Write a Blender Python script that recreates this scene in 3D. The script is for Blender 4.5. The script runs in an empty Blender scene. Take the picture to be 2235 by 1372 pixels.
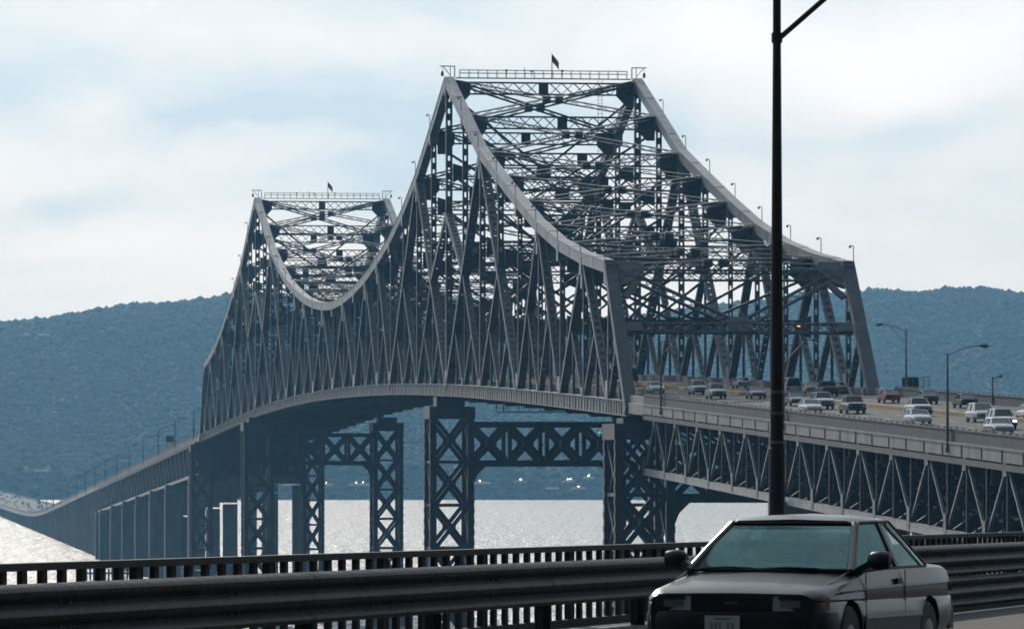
import bpy, bmesh, math, random
from mathutils import Vector, Matrix, noise
random.seed(7)
R = math.radians
scene = bpy.context.scene
COL = scene.collection

# ------------------------------------------------------------------ camera, light, exposure
F = 11380.0                      # focal length in pixels of the 2235 px wide photograph
EYE = 37.5                       # eye height over the river
HZ = 990.0                       # horizon row
cd = bpy.data.cameras.new('camera')
cam = bpy.data.objects.new('camera', cd)
COL.objects.link(cam)
cam.location = (0, 0, EYE)
cam.rotation_euler = (R(90), 0, 0)
cd.sensor_width = 36
cd.lens = 36 * F / 2235
cd.shift_y = (HZ - 686) / 2235
cd.clip_start = 0.5
cd.clip_end = 30000
scene.camera = cam

SUN_AZ = -16.5                   # degrees right of the view direction
SUN_EL = 25.0
sv = Vector((math.sin(R(SUN_AZ)) * math.cos(R(SUN_EL)), math.cos(R(SUN_AZ)) * math.cos(R(SUN_EL)), math.sin(R(SUN_EL))))
sl = bpy.data.lights.new('sun', 'SUN')
sl.energy = 3.0
sl.angle = R(0.6)
sl.color = (1.0, 0.95, 0.88)
sun = bpy.data.objects.new('sun', sl)
COL.objects.link(sun)
sun.rotation_euler = (-sv).to_track_quat('-Z', 'Y').to_euler()
sun.location = (0, 0, 400)

world = bpy.data.worlds.new('World')
scene.world = world
world.use_nodes = True
wt = world.node_tree
wt.nodes.clear()
def wn(t, **kw):
    n = wt.nodes.new(t)
    for k, v in kw.items():
        setattr(n, k, v)
    return n
def wl(a, b):
    wt.links.new(a, b)
w_out = wn('ShaderNodeOutputWorld')
w_bg = wn('ShaderNodeBackground')
sky = wn('ShaderNodeTexSky', sky_type='NISHITA', sun_disc=False)
sky.sun_elevation = R(SUN_EL)
sky.sun_rotation = R(SUN_AZ)
sky.air_density = 1.3
sky.dust_density = 2.0
sky.altitude = 10
tc = wn('ShaderNodeTexCoord')
mp = wn('ShaderNodeMapping')
mp.inputs['Scale'].default_value = (1.0, 1.0, 2.3)
mp.inputs['Location'].default_value = (0.55, 0.1, 0.37)
n1 = wn('ShaderNodeTexNoise')
n1.inputs['Scale'].default_value = 14.0
n1.inputs['Detail'].default_value = 5.0
n1.inputs['Roughness'].default_value = 0.48
n1.inputs['Distortion'].default_value = 0.4
n2 = wn('ShaderNodeTexNoise')
n2.inputs['Scale'].default_value = 5.0
n2.inputs['Detail'].default_value = 2.0
wl(tc.outputs['Generated'], mp.inputs['Vector'])
wl(mp.outputs['Vector'], n1.inputs['Vector'])
wl(mp.outputs['Vector'], n2.inputs['Vector'])
nm = wn('ShaderNodeMath', operation='MULTIPLY_ADD')
wl(n2.outputs['Fac'], nm.inputs[0])
nm.inputs[1].default_value = 0.42
wl(n1.outputs['Fac'], nm.inputs[2])
cr = wn('ShaderNodeValToRGB')
el = cr.color_ramp.elements
el[0].position = 0.48; el[0].color = (0.50, 0.69, 0.86, 1)
el[1].position = 0.98; el[1].color = (0.94, 0.985, 1.08, 1)
e = el.new(0.70); e.color = (0.73, 0.84, 0.95, 1)
sep = wn('ShaderNodeSeparateXYZ')
nd = wn('ShaderNodeTexNoise'); nd.inputs['Scale'].default_value = 30.0; nd.inputs['Detail'].default_value = 4.0
wl(tc.outputs['Generated'], nd.inputs['Vector'])
ndv = wn('ShaderNodeVectorMath', operation='MULTIPLY_ADD')
wl(nd.outputs['Color'], ndv.inputs[0]); ndv.inputs[1].default_value = (0.06, 0.06, 0.03); 
wl(tc.outputs['Generated'], ndv.inputs[2])
wl(ndv.outputs['Vector'], sep.inputs[0])
az = wn('ShaderNodeMath', operation='ARCTAN2'); wl(sep.outputs[0], az.inputs[0]); wl(sep.outputs[1], az.inputs[1])
eln = wn('ShaderNodeMath', operation='ARCSINE'); wl(sep.outputs[2], eln.inputs[0])
acc = nm.outputs[0]
for (px_, py_, rx_, ry_, am_) in [(40, 120, 330, 75, -0.17), (640, 120, 330, 85, -0.17), (700, 178, 220, 26, -0.14), (240, 390, 190, 48, -0.16), (820, 335, 140, 30, -0.10), (1930, 380, 200, 50, -0.08), (2080, 215, 170, 45, -0.08),
                                  (1950, 70, 420, 130, 0.22), (420, 300, 500, 60, 0.08), (1500, 40, 300, 80, 0.12), (500, 540, 700, 90, 0.05), (980, 20, 90, 30, 0.1)]:
    a0 = (px_ - 1117) / F + 0.0225; e0 = (HZ - py_) / F + 0.009
    d1 = wn('ShaderNodeMath', operation='SUBTRACT'); wl(az.outputs[0], d1.inputs[0]); d1.inputs[1].default_value = a0
    d2 = wn('ShaderNodeMath', operation='MULTIPLY'); wl(d1.outputs[0], d2.inputs[0]); d2.inputs[1].default_value = F / rx_
    d3 = wn('ShaderNodeMath', operation='SUBTRACT'); wl(eln.outputs[0], d3.inputs[0]); d3.inputs[1].default_value = e0
    d4 = wn('ShaderNodeMath', operation='MULTIPLY'); wl(d3.outputs[0], d4.inputs[0]); d4.inputs[1].default_value = F / ry_
    q1 = wn('ShaderNodeMath', operation='MULTIPLY'); wl(d2.outputs[0], q1.inputs[0]); wl(d2.outputs[0], q1.inputs[1])
    q2 = wn('ShaderNodeMath', operation='MULTIPLY_ADD'); wl(d4.outputs[0], q2.inputs[0]); wl(d4.outputs[0], q2.inputs[1]); wl(q1.outputs[0], q2.inputs[2])
    q3 = wn('ShaderNodeMath', operation='MULTIPLY'); wl(q2.outputs[0], q3.inputs[0]); q3.inputs[1].default_value = -0.9
    q4 = wn('ShaderNodeMath', operation='EXPONENT'); wl(q3.outputs[0], q4.inputs[0])
    q5 = wn('ShaderNodeMath', operation='MULTIPLY_ADD'); wl(q4.outputs[0], q5.inputs[0]); q5.inputs[1].default_value = am_; wl(acc, q5.inputs[2])
    acc = q5.outputs[0]
wl(acc, cr.inputs['Fac'])
# thin high cloud is brighter round the sun than opposite it
sd = wn('ShaderNodeVectorMath', operation='DOT_PRODUCT')
wl(tc.outputs['Generated'], sd.inputs[0])
sd.inputs[1].default_value = sv
mr = wn('ShaderNodeMapRange')
mr.interpolation_type = 'SMOOTHSTEP'
mr.inputs['From Min'].default_value = -0.25
mr.inputs['From Max'].default_value = 1.0
mr.inputs['To Min'].default_value = 0.04
mr.inputs['To Max'].default_value = 1.09
wl(sd.outputs['Value'], mr.inputs['Value'])
cm = wn('ShaderNodeVectorMath', operation='SCALE')
wl(cr.outputs['Color'], cm.inputs[0])
wl(mr.outputs['Result'], cm.inputs['Scale'])
ss = wn('ShaderNodeVectorMath', operation='SCALE')
wl(sky.outputs['Color'], ss.inputs[0])
ss.inputs['Scale'].default_value = 0.06
mx = wn('ShaderNodeMix', data_type='RGBA')
mx.inputs[0].default_value = 0.93
wl(ss.outputs['Vector'], mx.inputs[6])
wl(cm.outputs['Vector'], mx.inputs[7])
wl(mx.outputs[2], w_bg.inputs['Color'])
w_bg.inputs['Strength'].default_value = 1.0
wl(w_bg.outputs['Background'], w_out.inputs['Surface'])

vs = scene.view_settings
vs.view_transform = 'Standard'
vs.look = 'None'
vs.gamma = 1.0
vs.exposure = 0.0
vs.use_curve_mapping = False
scene.render.engine = 'CYCLES'
scene.cycles.filter_width = 1.7
cy = scene.cycles
cy.max_bounces = 5
cy.diffuse_bounces = 2
cy.glossy_bounces = 3
cy.transmission_bounces = 4
cy.transparent_max_bounces = 12
cy.volume_bounces = 1
cy.use_denoising = True

# ------------------------------------------------------------------ materials
def mat(name, col, rough=0.6, metal=0.0, spec=0.5, var=0.0, scale=1.0, col2=None, bump=0.0, bscale=8.0, stretch=None, coat=0.0, detail=5.0, rust=0.0):
    m = bpy.data.materials.new(name)
    m.use_nodes = True
    nt = m.node_tree
    b = nt.nodes['Principled BSDF']
    b.inputs['Roughness'].default_value = rough
    b.inputs['Metallic'].default_value = metal
    b.inputs['Specular IOR Level'].default_value = spec
    b.inputs['Coat Weight'].default_value = coat
    b.inputs['Coat Roughness'].default_value = 0.05
    c2 = col2 if col2 else tuple(c * (1 - var) for c in col)
    g = nt.nodes.new('ShaderNodeNewGeometry')
    mpp = nt.nodes.new('ShaderNodeMapping')
    if stretch:
        mpp.inputs['Scale'].default_value = stretch
    nt.links.new(g.outputs['Position'], mpp.inputs['Vector'])
    if var > 0 or col2:
        n = nt.nodes.new('ShaderNodeTexNoise')
        n.inputs['Scale'].default_value = scale
        n.inputs['Detail'].default_value = detail
        n.inputs['Roughness'].default_value = 0.65
        nt.links.new(mpp.outputs['Vector'], n.inputs['Vector'])
        r = nt.nodes.new('ShaderNodeValToRGB')
        r.color_ramp.elements[0].position = 0.36
        r.color_ramp.elements[1].position = 0.62
        r.color_ramp.elements[0].color = (*c2, 1)
        r.color_ramp.elements[1].color = (*col, 1)
        nt.links.new(n.outputs['Fac'], r.inputs['Fac'])
        nt.links.new(r.outputs['Color'], b.inputs['Base Color'])
    else:
        b.inputs['Base Color'].default_value = (*col, 1)
    if rust > 0:
        rn = nt.nodes.new('ShaderNodeTexNoise'); rn.inputs['Scale'].default_value = 0.8; rn.inputs['Detail'].default_value = 9; rn.inputs['Roughness'].default_value = 0.7
        rm = nt.nodes.new('ShaderNodeMapping'); rm.inputs['Scale'].default_value = (1, 1, 0.16)
        nt.links.new(g.outputs['Position'], rm.inputs['Vector']); nt.links.new(rm.outputs['Vector'], rn.inputs['Vector'])
        rr_ = nt.nodes.new('ShaderNodeMapRange'); rr_.inputs['From Min'].default_value = 0.58; rr_.inputs['From Max'].default_value = 0.68; rr_.inputs['To Max'].default_value = rust
        nt.links.new(rn.outputs['Fac'], rr_.inputs['Value'])
        rx = nt.nodes.new('ShaderNodeMix'); rx.data_type = 'RGBA'
        nt.links.new(rr_.outputs['Result'], rx.inputs[0]); nt.links.new(r.outputs['Color'], rx.inputs[6]); rx.inputs[7].default_value = (0.085, 0.036, 0.022, 1)
        nt.links.new(rx.outputs[2], b.inputs['Base Color'])
    if bump > 0:
        n = nt.nodes.new('ShaderNodeTexNoise')
        n.inputs['Scale'].default_value = bscale
        n.inputs['Detail'].default_value = 4
        nt.links.new(mpp.outputs['Vector'], n.inputs['Vector'])
        bp = nt.nodes.new('ShaderNodeBump')
        bp.inputs['Strength'].default_value = bump
        bp.inputs['Distance'].default_value = 0.05
        nt.links.new(n.outputs['Fac'], bp.inputs['Height'])
        nt.links.new(bp.outputs['Normal'], b.inputs['Normal'])
    return m

def emis(name, col, strength):
    m = mat(name, col)
    b = m.node_tree.nodes['Principled BSDF']
    b.inputs['Emission Color'].default_value = (*col, 1)
    b.inputs['Emission Strength'].default_value = strength
    return m

M = {}
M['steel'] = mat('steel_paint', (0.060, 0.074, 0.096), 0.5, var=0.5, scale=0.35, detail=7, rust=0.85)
M['steel_chord'] = mat('chord_paint', (0.215, 0.235, 0.255), 0.45, var=0.4, scale=0.3, detail=8, rust=0.6)  # lighter copy of the steel paint, sunlit look put into the colour
M['steel_rust'] = mat('rust_stained_paint', (0.17, 0.19, 0.21), 0.6, col2=(0.11, 0.06, 0.045), scale=0.5)
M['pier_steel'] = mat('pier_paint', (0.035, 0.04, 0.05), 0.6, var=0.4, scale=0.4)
M['fascia'] = mat('fascia_paint', (0.27, 0.275, 0.275), 0.6, col2=(0.15, 0.14, 0.13), scale=0.5, stretch=(1, 1, 0.25), detail=8, rust=0.7)  # pale base colour carries the sunlit look of the plates; stains and rust on top
M['concrete'] = mat('concrete', (0.30, 0.30, 0.29), 0.85, var=0.35, scale=0.3, stretch=(1, 1, 0.2))
M['asphalt'] = mat('asphalt', (0.05, 0.046, 0.042), 0.9, var=0.35, scale=0.5, bump=0.3, bscale=30)
M['median'] = mat('median_barrier_yellow', (0.36, 0.24, 0.07), 0.8, var=0.35, scale=0.4)
M['barrier'] = mat('bridge_barrier', (0.038, 0.043, 0.058), 0.7, var=0.4, scale=0.6)
M['white_line'] = mat('lane_paint', (0.7, 0.7, 0.68), 0.7, var=0.25, scale=3)
M['lamp_grey'] = mat('lamp_metal', (0.16, 0.16, 0.15), 0.5, metal=0.3, var=0.2, scale=2)
M['glass_lens'] = mat('lamp_lens', (0.6, 0.62, 0.6), 0.2)
M['dark'] = mat('dark_metal', (0.03, 0.032, 0.035), 0.6)
M['black'] = mat('black_rubber', (0.015, 0.015, 0.016), 0.7)
M['rail'] = mat('weathered_guardrail', (0.032, 0.028, 0.025), 0.6, metal=0.0, col2=(0.012, 0.008, 0.006), scale=1.6, spec=0.2, stretch=(1, 1, 2.0), bump=0.35, bscale=6, detail=8)
M['baluster'] = mat('rusty_railing', (0.022, 0.017, 0.014), 0.8, var=0.4, scale=8)
M['rusty_pole'] = mat('rusty_pole', (0.022, 0.018, 0.017), 0.7, col2=(0.04, 0.02, 0.013), scale=1.2)
M['red'] = mat('red_paint', (0.5, 0.03, 0.02), 0.5)
M['flag_blue'] = mat('flag_blue', (0.03, 0.05, 0.16), 0.8)
M['flag_red'] = mat('flag_red', (0.45, 0.03, 0.04), 0.8)
M['flag_white'] = mat('flag_white', (0.7, 0.7, 0.7), 0.8)
M['amber'] = emis('amber_light', (1.0, 0.35, 0.08), 2.5)
M['headlamp_on'] = emis('headlamp_on', (1.0, 0.85, 0.7), 5)
M['chrome'] = mat('chrome', (0.6, 0.6, 0.6), 0.12, metal=1.0)
M['tree'] = mat('tree_leaves', (0.032, 0.058, 0.030), 0.95, col2=(0.014, 0.028, 0.015), scale=0.02, spec=0.1, detail=9)
M['roof_metal'] = mat('metal_roof', (0.7, 0.68, 0.65), 0.25, metal=1.0)  # bright metal for the added glint mirrors on the far houses
M['house'] = mat('house_wall', (0.10, 0.09, 0.08), 0.8)

# ------------------------------------------------------------------ mesh helpers
class MB:
    def __init__(s):
        s.v = []; s.f = []; s.sm = False
    def add(s, vs, fs):
        o = len(s.v)
        s.v += [tuple(v) for v in vs]
        s.f += [tuple(i + o for i in f) for f in fs]
    def box(s, c, ex, ey, ez):       # centre and three half-extent vectors
        vs = []
        for i in (-1, 1):
            for j in (-1, 1):
                for k in (-1, 1):
                    vs.append(c + ex * i + ey * j + ez * k)
        s.add(vs, [(0, 1, 3, 2), (4, 6, 7, 5), (0, 4, 5, 1), (2, 3, 7, 6), (0, 2, 6, 4), (1, 5, 7, 3)])
    def bar(s, p, q, u, w, d):       # bar p->q; w along u, d along the remaining axis
        a = q - p
        L = a.length
        if L < 1e-6: return
        a = a / L
        n = a.cross(u)
        if n.length < 1e-6:
            u = Vector((0, 0, 1)) if abs(a.z) < 0.9 else Vector((1, 0, 0))
            n = a.cross(u)
        n.normalize()
        u2 = n.cross(a).normalized()
        s.box((p + q) / 2, a * (L / 2), u2 * (w / 2), n * (d / 2))
    def tube(s, pts, radii, n=10, cap=True):
        if not isinstance(radii, (list, tuple)): radii = [radii] * len(pts)
        rings = []
        prev = None
        for i, p in enumerate(pts):
            a = (pts[min(i + 1, len(pts) - 1)] - pts[max(i - 1, 0)]).normalized()
            if prev is None:
                u = a.cross(Vector((0, 0, 1)))
                if u.length < 1e-3: u = a.cross(Vector((1, 0, 0)))
                u.normalize()
            else:
                u = (prev - a * prev.dot(a)).normalized()
            prev = u
            w = a.cross(u)
            rings.append([p + (u * math.cos(2 * math.pi * k / n) + w * math.sin(2 * math.pi * k / n)) * radii[i] for k in range(n)])
        o = len(s.v)
        for r in rings: s.v += [tuple(x) for x in r]
        for i in range(len(rings) - 1):
            for k in range(n):
                s.f.append((o + i * n + k, o + i * n + (k + 1) % n, o + (i + 1) * n + (k + 1) % n, o + (i + 1) * n + k))
        if cap:
            s.f.append(tuple(o + k for k in reversed(range(n))))
            s.f.append(tuple(o + (len(rings) - 1) * n + k for k in range(n)))
    def prism(s, poly, off):         # polygon (3D points) swept by off
        n = len(poly)
        vs = [p for p in poly] + [p + off for p in poly]
        fs = [tuple(range(n)), tuple(reversed(range(n, 2 * n)))]
        for i in range(n):
            fs.append((i, n + i, n + (i + 1) % n, (i + 1) % n))
        s.add(vs, fs)
    def mesh(s, name, smooth=False):
        me = bpy.data.meshes.new(name)
        me.from_pydata(s.v, [], s.f)
        me.validate()
        bm = bmesh.new(); bm.from_mesh(me)
        bmesh.ops.recalc_face_normals(bm, faces=bm.faces)
        bm.to_mesh(me); bm.free()
        if smooth:
            for p in me.polygons: p.use_smooth = True
            me.set_sharp_from_angle(angle=R(38))
        return me
    def build(s, name, m, parent=None, smooth=False):
        return link(name, s.mesh(name, smooth), m, parent)

def link(name, me, m, parent=None):
    if m is not None and not me.materials: me.materials.append(m)
    o = bpy.data.objects.new(name, me)
    COL.objects.link(o)
    if parent is not None: o.parent = parent
    return o

def empty(name, loc=(0, 0, 0), rz=0.0, parent=None):
    o = bpy.data.objects.new(name, None)
    o.empty_display_size = 0.5
    COL.objects.link(o)
    o.location = loc
    o.rotation_euler = (0, 0, rz)
    if parent is not None: o.parent = parent
    return o

def tag(o, label=None, cat=None, group=None, kind=None):
    if label: o['label'] = label
    if cat: o['category'] = cat
    if group: o['group'] = group
    if kind: o['kind'] = kind
    return o

def copy_tree(o, parent=None):
    c = o.copy(); COL.objects.link(c)
    if parent is not None: c.parent = parent
    for ch in o.children:
        copy_tree(ch, c)
    return c

V = Vector
UP = V((0, 0, 1))

# ------------------------------------------------------------------ the bridge's own coordinates: s along it, l across it (to the right), h over the eye
TH = math.atan(1443 / F)
CT, ST = math.cos(TH), math.sin(TH)
X0 = 88.96
AX = V((-ST, CT, 0))             # along the bridge, away
TR = V((CT, ST, 0))              # across the bridge
def P(s, l, h):
    return V((X0 - s * ST + l * CT, s * CT + l * ST, EYE + h))
W = 28.35
PAN = 20.45
S1 = 781.7                       # tower 1
def SK(k):                       # k: -9 near portal, 0 tower, 18 far tower, 27 far end
    if k == -9: return S1 - 182.4
    if k == 27: return S1 + 18 * PAN + 182.4
    if k < 0: return S1 + k * 20.75
    if k > 18: return S1 + 18 * PAN + (k - 18) * 20.75
    return S1 + k * PAN

prof = [(200, -5.2), (398, 0.30), (594, 5.75), (700, 8.5), (782, 10.2), (868, 11.35), (969, 11.75), (1050, 11.3), (1150, 9.7), (1336, 4.6),
        (1692, -5.6), (2074, -16.6), (2335, -24.0), (2500, -28.0), (2700, -30.0), (3100, -30.6), (4500, -30.6)]
def deck(s):                     # road level over the eye
    if s <= prof[0][0]: return prof[0][1]
    n = len(prof)
    for i in range(n - 1):
        if prof[i][0] <= s <= prof[i + 1][0]:
            a, b = prof[i], prof[i + 1]
            sa = (b[1] - prof[max(i - 1, 0)][1]) / (b[0] - prof[max(i - 1, 0)][0])
            sb = (prof[min(i + 2, n - 1)][1] - a[1]) / (prof[min(i + 2, n - 1)][0] - a[0])
            L = b[0] - a[0]; t = (s - a[0]) / L
            return (2*t**3 - 3*t**2 + 1) * a[1] + (t**3 - 2*t**2 + t) * L * sa + (-2*t**3 + 3*t**2) * b[1] + (t**3 - t**2) * L * sb
    return prof[-1][1]

XS = 0.03                        # the road is banked, its right side higher
def D(s, l): return deck(s) + XS * l
TX = (TR + UP * XS).normalized()
side_t = [55.3, 48.9, 42.4, 37.9, 33.5, 29.4, 26.1, 23.7, 21.9]
main_t = [55.3, 49.1, 43.1, 38.5, 34.9, 32.3, 30.1, 28.6, 27.6, 27.2]
def TOPH(k):
    if k > 9: k = 18 - k
    return main_t[k] if k >= 0 else side_t[-k]
def T(k, l): return P(SK(k), l, TOPH(k))
def B(k, l):
    s = SK(k)
    return P(s, l, D(s, l) - 0.45)

# ------------------------------------------------------------------ setting: water, hills, haze
def make_water():
    m = mat('river_water', (0.03, 0.05, 0.06), 0.30, spec=0.9)
    nt = m.node_tree
    b = nt.nodes['Principled BSDF']
    g = nt.nodes.new('ShaderNodeNewGeometry')
    prev = None
    for sx, sy, sc, dist in ((1.0, 0.25, 0.16, 2.2), (1.0, 0.30, 0.6, 1.1)):
        mp1 = nt.nodes.new('ShaderNodeMapping'); mp1.inputs['Scale'].default_value = (sx, sy, 1)
        nt.links.new(g.outputs['Position'], mp1.inputs['Vector'])
        a = nt.nodes.new('ShaderNodeTexNoise'); a.inputs['Scale'].default_value = sc; a.inputs['Detail'].default_value = 4; a.inputs['Roughness'].default_value = 0.6
        nt.links.new(mp1.outputs['Vector'], a.inputs['Vector'])
        bp = nt.nodes.new('ShaderNodeBump'); bp.inputs['Strength'].default_value = 1.0; bp.inputs['Distance'].default_value = dist
        nt.links.new(a.outputs['Fac'], bp.inputs['Height'])
        if prev: nt.links.new(prev.outputs['Normal'], bp.inputs['Normal'])
        prev = bp
    nt.links.new(prev.outputs['Normal'], b.inputs['Normal'])
    b.inputs['IOR'].default_value = 1.33
    mp2 = nt.nodes.new('ShaderNodeMapping'); mp2.inputs['Scale'].default_value = (0.75, 0.045, 1)
    nt.links.new(g.outputs['Position'], mp2.inputs['Vector'])
    a2 = nt.nodes.new('ShaderNodeTexNoise'); a2.inputs['Scale'].default_value = 1.0; a2.inputs['Detail'].default_value = 3
    nt.links.new(mp2.outputs['Vector'], a2.inputs['Vector'])
    m2 = nt.nodes.new('ShaderNodeMapRange'); m2.inputs['From Min'].default_value = 0.40; m2.inputs['From Max'].default_value = 0.62
    m2.inputs['To Min'].default_value = 0.25; m2.inputs['To Max'].default_value = 0.50
    nt.links.new(a2.outputs['Fac'], m2.inputs['Value']); nt.links.new(m2.outputs['Result'], b.inputs['Roughness'])
    mb = MB()
    mb.add([(-9000, -600, 0), (9000, -600, 0), (9000, 4700, 0), (-9000, 4700, 0)], [(0, 1, 2, 3)])
    o = mb.build('water', m)
    tag(o, kind='structure')
make_water()

SHORE = 37.5 * F / 100.0
RIDGE_Z = 5700.0
ridge_px = [(-3000, 760), (-1500, 735), (-600, 720), (0, 703), (60, 697), (120, 690), (200, 676), (300, 661), (370, 658), (440, 651), (505, 641), (620, 640), (800, 668), (1000, 690),
            (1200, 696), (1400, 688), (1570, 664), (1700, 648), (1870, 636), (1920, 631), (2000, 637), (2060, 628), (2150, 627), (2235, 640), (2700, 655), (3600, 700), (5500, 740)]
def ridge_h(X):
    px = 1117 + X * F / RIDGE_Z
    if px <= ridge_px[0][0]: y = ridge_px[0][1]
    elif px >= ridge_px[-1][0]: y = ridge_px[-1][1]
    else:
        for i in range(len(ridge_px) - 1):
            if ridge_px[i][0] <= px <= ridge_px[i + 1][0]:
                t = (px - ridge_px[i][0]) / (ridge_px[i + 1][0] - ridge_px[i][0])
                y = ridge_px[i][1] * (1 - t) + ridge_px[i + 1][1] * t
                break
    return (HZ - y) * RIDGE_Z / F + EYE
def hill_z(X, Y):
    t = (Y - SHORE) / (RIDGE_Z - SHORE)
    H = ridge_h(X) - 5
    if t < 0: return -1.0
    if t <= 1:
        bank = 22 * min(1.0, t / 0.05)
        f = t * t * (3 - 2 * t) * 0.55 + t * 0.45
        z = bank * (1 - t) + H * f
        z += 9 * noise.noise(V((X * 0.004, Y * 0.004, 3))) * math.sin(math.pi * min(1, t)) + 0
        z += 2.0 * noise.noise(V((X * 0.016, Y * 0.016, 9))) * min(1, t * 3)
    else:
        z = H * (1 - 0.35 * min(1, (t - 1) * 1.5))
    return z
def make_hills():
    xs = []
    x = -3600.0
    while x < 3600:
        xs.append(x)
        x += 6.0 if abs(x) < 720 else 45.0
    ys = [SHORE - 2]
    y = SHORE
    while y < RIDGE_Z + 30:
        ys.append(y); y += 8.0
    while y < 7000: ys.append(y); y += 150
    v = []; f = []
    n = len(xs)
    for j, y in enumerate(ys):
        for i, x in enumerate(xs):
            z = hill_z(x, y)
            if y > SHORE + 10 and abs(x) < 800:
                c = noise.noise(V((x * 0.085, y * 0.085, 1.7)))
                c2 = noise.noise(V((x * 0.17, y * 0.17, 5.7)))
                z += 1.0 * c
            v.append((x, y, z if j else -1.5))
    for j in range(len(ys) - 1):
        for i in range(n - 1):
            a = j * n + i
            f.append((a, a + 1, a + n + 1, a + n))
    me = bpy.data.meshes.new('wooded_hills')
    me.from_pydata(v, [], f)
    for p in me.polygons: p.use_smooth = True
    m = mat('forest', (0.022, 0.045, 0.022), 0.95, col2=(0.009, 0.02, 0.011), scale=0.02, detail=9, spec=0.1)
    o = link('hills', me, m)
    tag(o, kind='structure')
    # canopy: one irregular crown per tree, thinning out behind the ridge
    import numpy as np
    rg = np.random.RandomState(3)
    bmi = bmesh.new(); bmesh.ops.create_icosphere(bmi, subdivisions=1, radius=1.0)
    iv = np.array([v.co[:] for v in bmi.verts]); itri = np.array([[v.index for v in f_.verts] for f_ in bmi.faces]); bmi.free()
    rows = []
    y = SHORE + 6
    while y < RIDGE_Z + 12:
        step = 5.2 if y > RIDGE_Z - 60 else 6.4
        x = -760.0
        while x < 760:
            xx = x + rg.uniform(-2.5, 2.5); yy = y + rg.uniform(-6, 6)
            rr_ = rg.uniform(3.0, 5.4) * (1.45 if rg.rand() < 0.06 else 1.0)
            clr = noise.noise(V((xx * 0.01, yy * 0.01, 2.2)))
            if clr < -0.3: rr_ *= 0.85
            rows.append((xx, yy, hill_z(xx, yy) + rr_ * 0.35, rr_))
            x += step
        y += 12.0 if y > RIDGE_Z - 60 else 16.0
    rows = np.array(rows); N = len(rows); nv = len(iv)
    jit = rg.uniform(0.68, 1.28, (N, nv, 1))
    vv = iv[None] * jit * rows[:, None, 3:4] * np.stack([np.ones(N), np.ones(N), np.where(rows[:, 1] > RIDGE_Z - 60, 0.95, 0.55)], 1)[:, None, :] + rows[:, None, :3]
    ff = (itri[None] + (np.arange(N) * nv)[:, None, None]).reshape(-1, 3)
    me = bpy.data.meshes.new('forest')
    me.vertices.add(N * nv); me.vertices.foreach_set('co', vv.reshape(-1).astype(np.float32))
    me.loops.add(len(ff) * 3); me.loops.foreach_set('vertex_index', ff.reshape(-1).astype(np.int32))
    me.polygons.add(len(ff)); me.polygons.foreach_set('loop_start', (np.arange(len(ff)) * 3).astype(np.int32))
    me.update(calc_edges=True); me.validate()
    me.polygons.foreach_set('use_smooth', np.ones(len(ff), dtype=bool))
    o = link('forest', me, M['tree'])
    tag(o, kind='stuff')
make_hills()

def make_haze():
    m = bpy.data.materials.new('haze_air')
    m.use_nodes = True
    nt = m.node_tree
    nt.nodes.clear()
    out = nt.nodes.new('ShaderNodeOutputMaterial')
    pv = nt.nodes.new('ShaderNodeVolumePrincipled')
    pv.inputs['Color'].default_value = (0.21, 0.47, 0.74, 1)
    pv.inputs['Absorption Color'].default_value = (1, 1, 1, 1)
    pv.inputs['Density'].default_value = 0.000105
    pv.inputs['Anisotropy'].default_value = 0.25
    nt.links.new(pv.outputs['Volume'], out.inputs['Volume'])
    mb = MB()
    mb.box(V((0, 3300, 148)), V((4500, 0, 0)), V((0, 4200, 0)), V((0, 0, 151)))
    o = mb.build('haze', m)
    tag(o, kind='stuff')
make_haze()

# ------------------------------------------------------------------ steel members
def member(mb, p, q, t, d, w, holes=True, pitch=1.35):
    """box member p->q: solid webs parallel to the truss plane, perforated cover plates front and back"""
    a = q - p; L = a.length; a = a / L
    n = a.cross(t).normalized()
    mid = (p + q) / 2
    for sgn in (-1, 1):
        mb.box(mid + t * (sgn * (d / 2 - 0.03)), a * (L / 2), t * 0.03, n * (w / 2))
    if not holes:
        for sgn in (-1, 1):
            mb.box(mid + n * (sgn * (w / 2 - 0.04)), a * (L / 2 - 0.01), t * (d / 2 - 0.062), n * 0.03)
        return
    hw = d * 0.22
    for sgn in (-1, 1):
        c = mid + n * (sgn * (w / 2 - 0.04))
        for s2 in (-1, 1):
            lo, hi = hw, d / 2 - 0.062
            mb.box(c + t * (s2 * (lo + hi) / 2), a * (L / 2 - 0.01), t * ((hi - lo) / 2), n * 0.03)
        N = max(2, int(L / pitch)); step = L / N
        for i in range(N + 1):
            z = -L / 2 + i * step
            hl = step * 0.28
            if i == 0: z += hl / 2 + 0.3; hl = hl / 2 + 0.3
            if i == N: z -= hl / 2 + 0.3; hl = hl / 2 + 0.3
            mb.box(c + a * z, a * hl, t * hw, n * 0.028)

def lattice(mb, p, q, v, depth, ch=0.22, lace=0.09, thick=0.2, cells=None, double=False):
    """two small chords, 'depth' apart along v, joined by crossing laces"""
    a = (q - p); L = a.length; a = a / L
    n = a.cross(v).normalized()
    offs = (-0.25, 0.25) if double else (0,)
    for s_ in (-0.5, 0.5):
        mb.bar(p + v * (depth * s_), q + v * (depth * s_), v, ch, thick + (0.5 if double else 0.15))
    N = cells or max(2, int(L / (depth * 1.05)))
    st = L / N
    for o_ in offs:
        for i in range(N):
            a0 = p + a * (i * st) + n * o_; a1 = p + a * ((i + 1) * st) + n * o_
            mb.bar(a0 - v * (depth / 2), a1 + v * (depth / 2), v, lace, 0.05)
            mb.bar(a0 + v * (depth / 2) + n * 0.055, a1 - v * (depth / 2) + n * 0.055, v, lace, 0.05)

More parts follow.
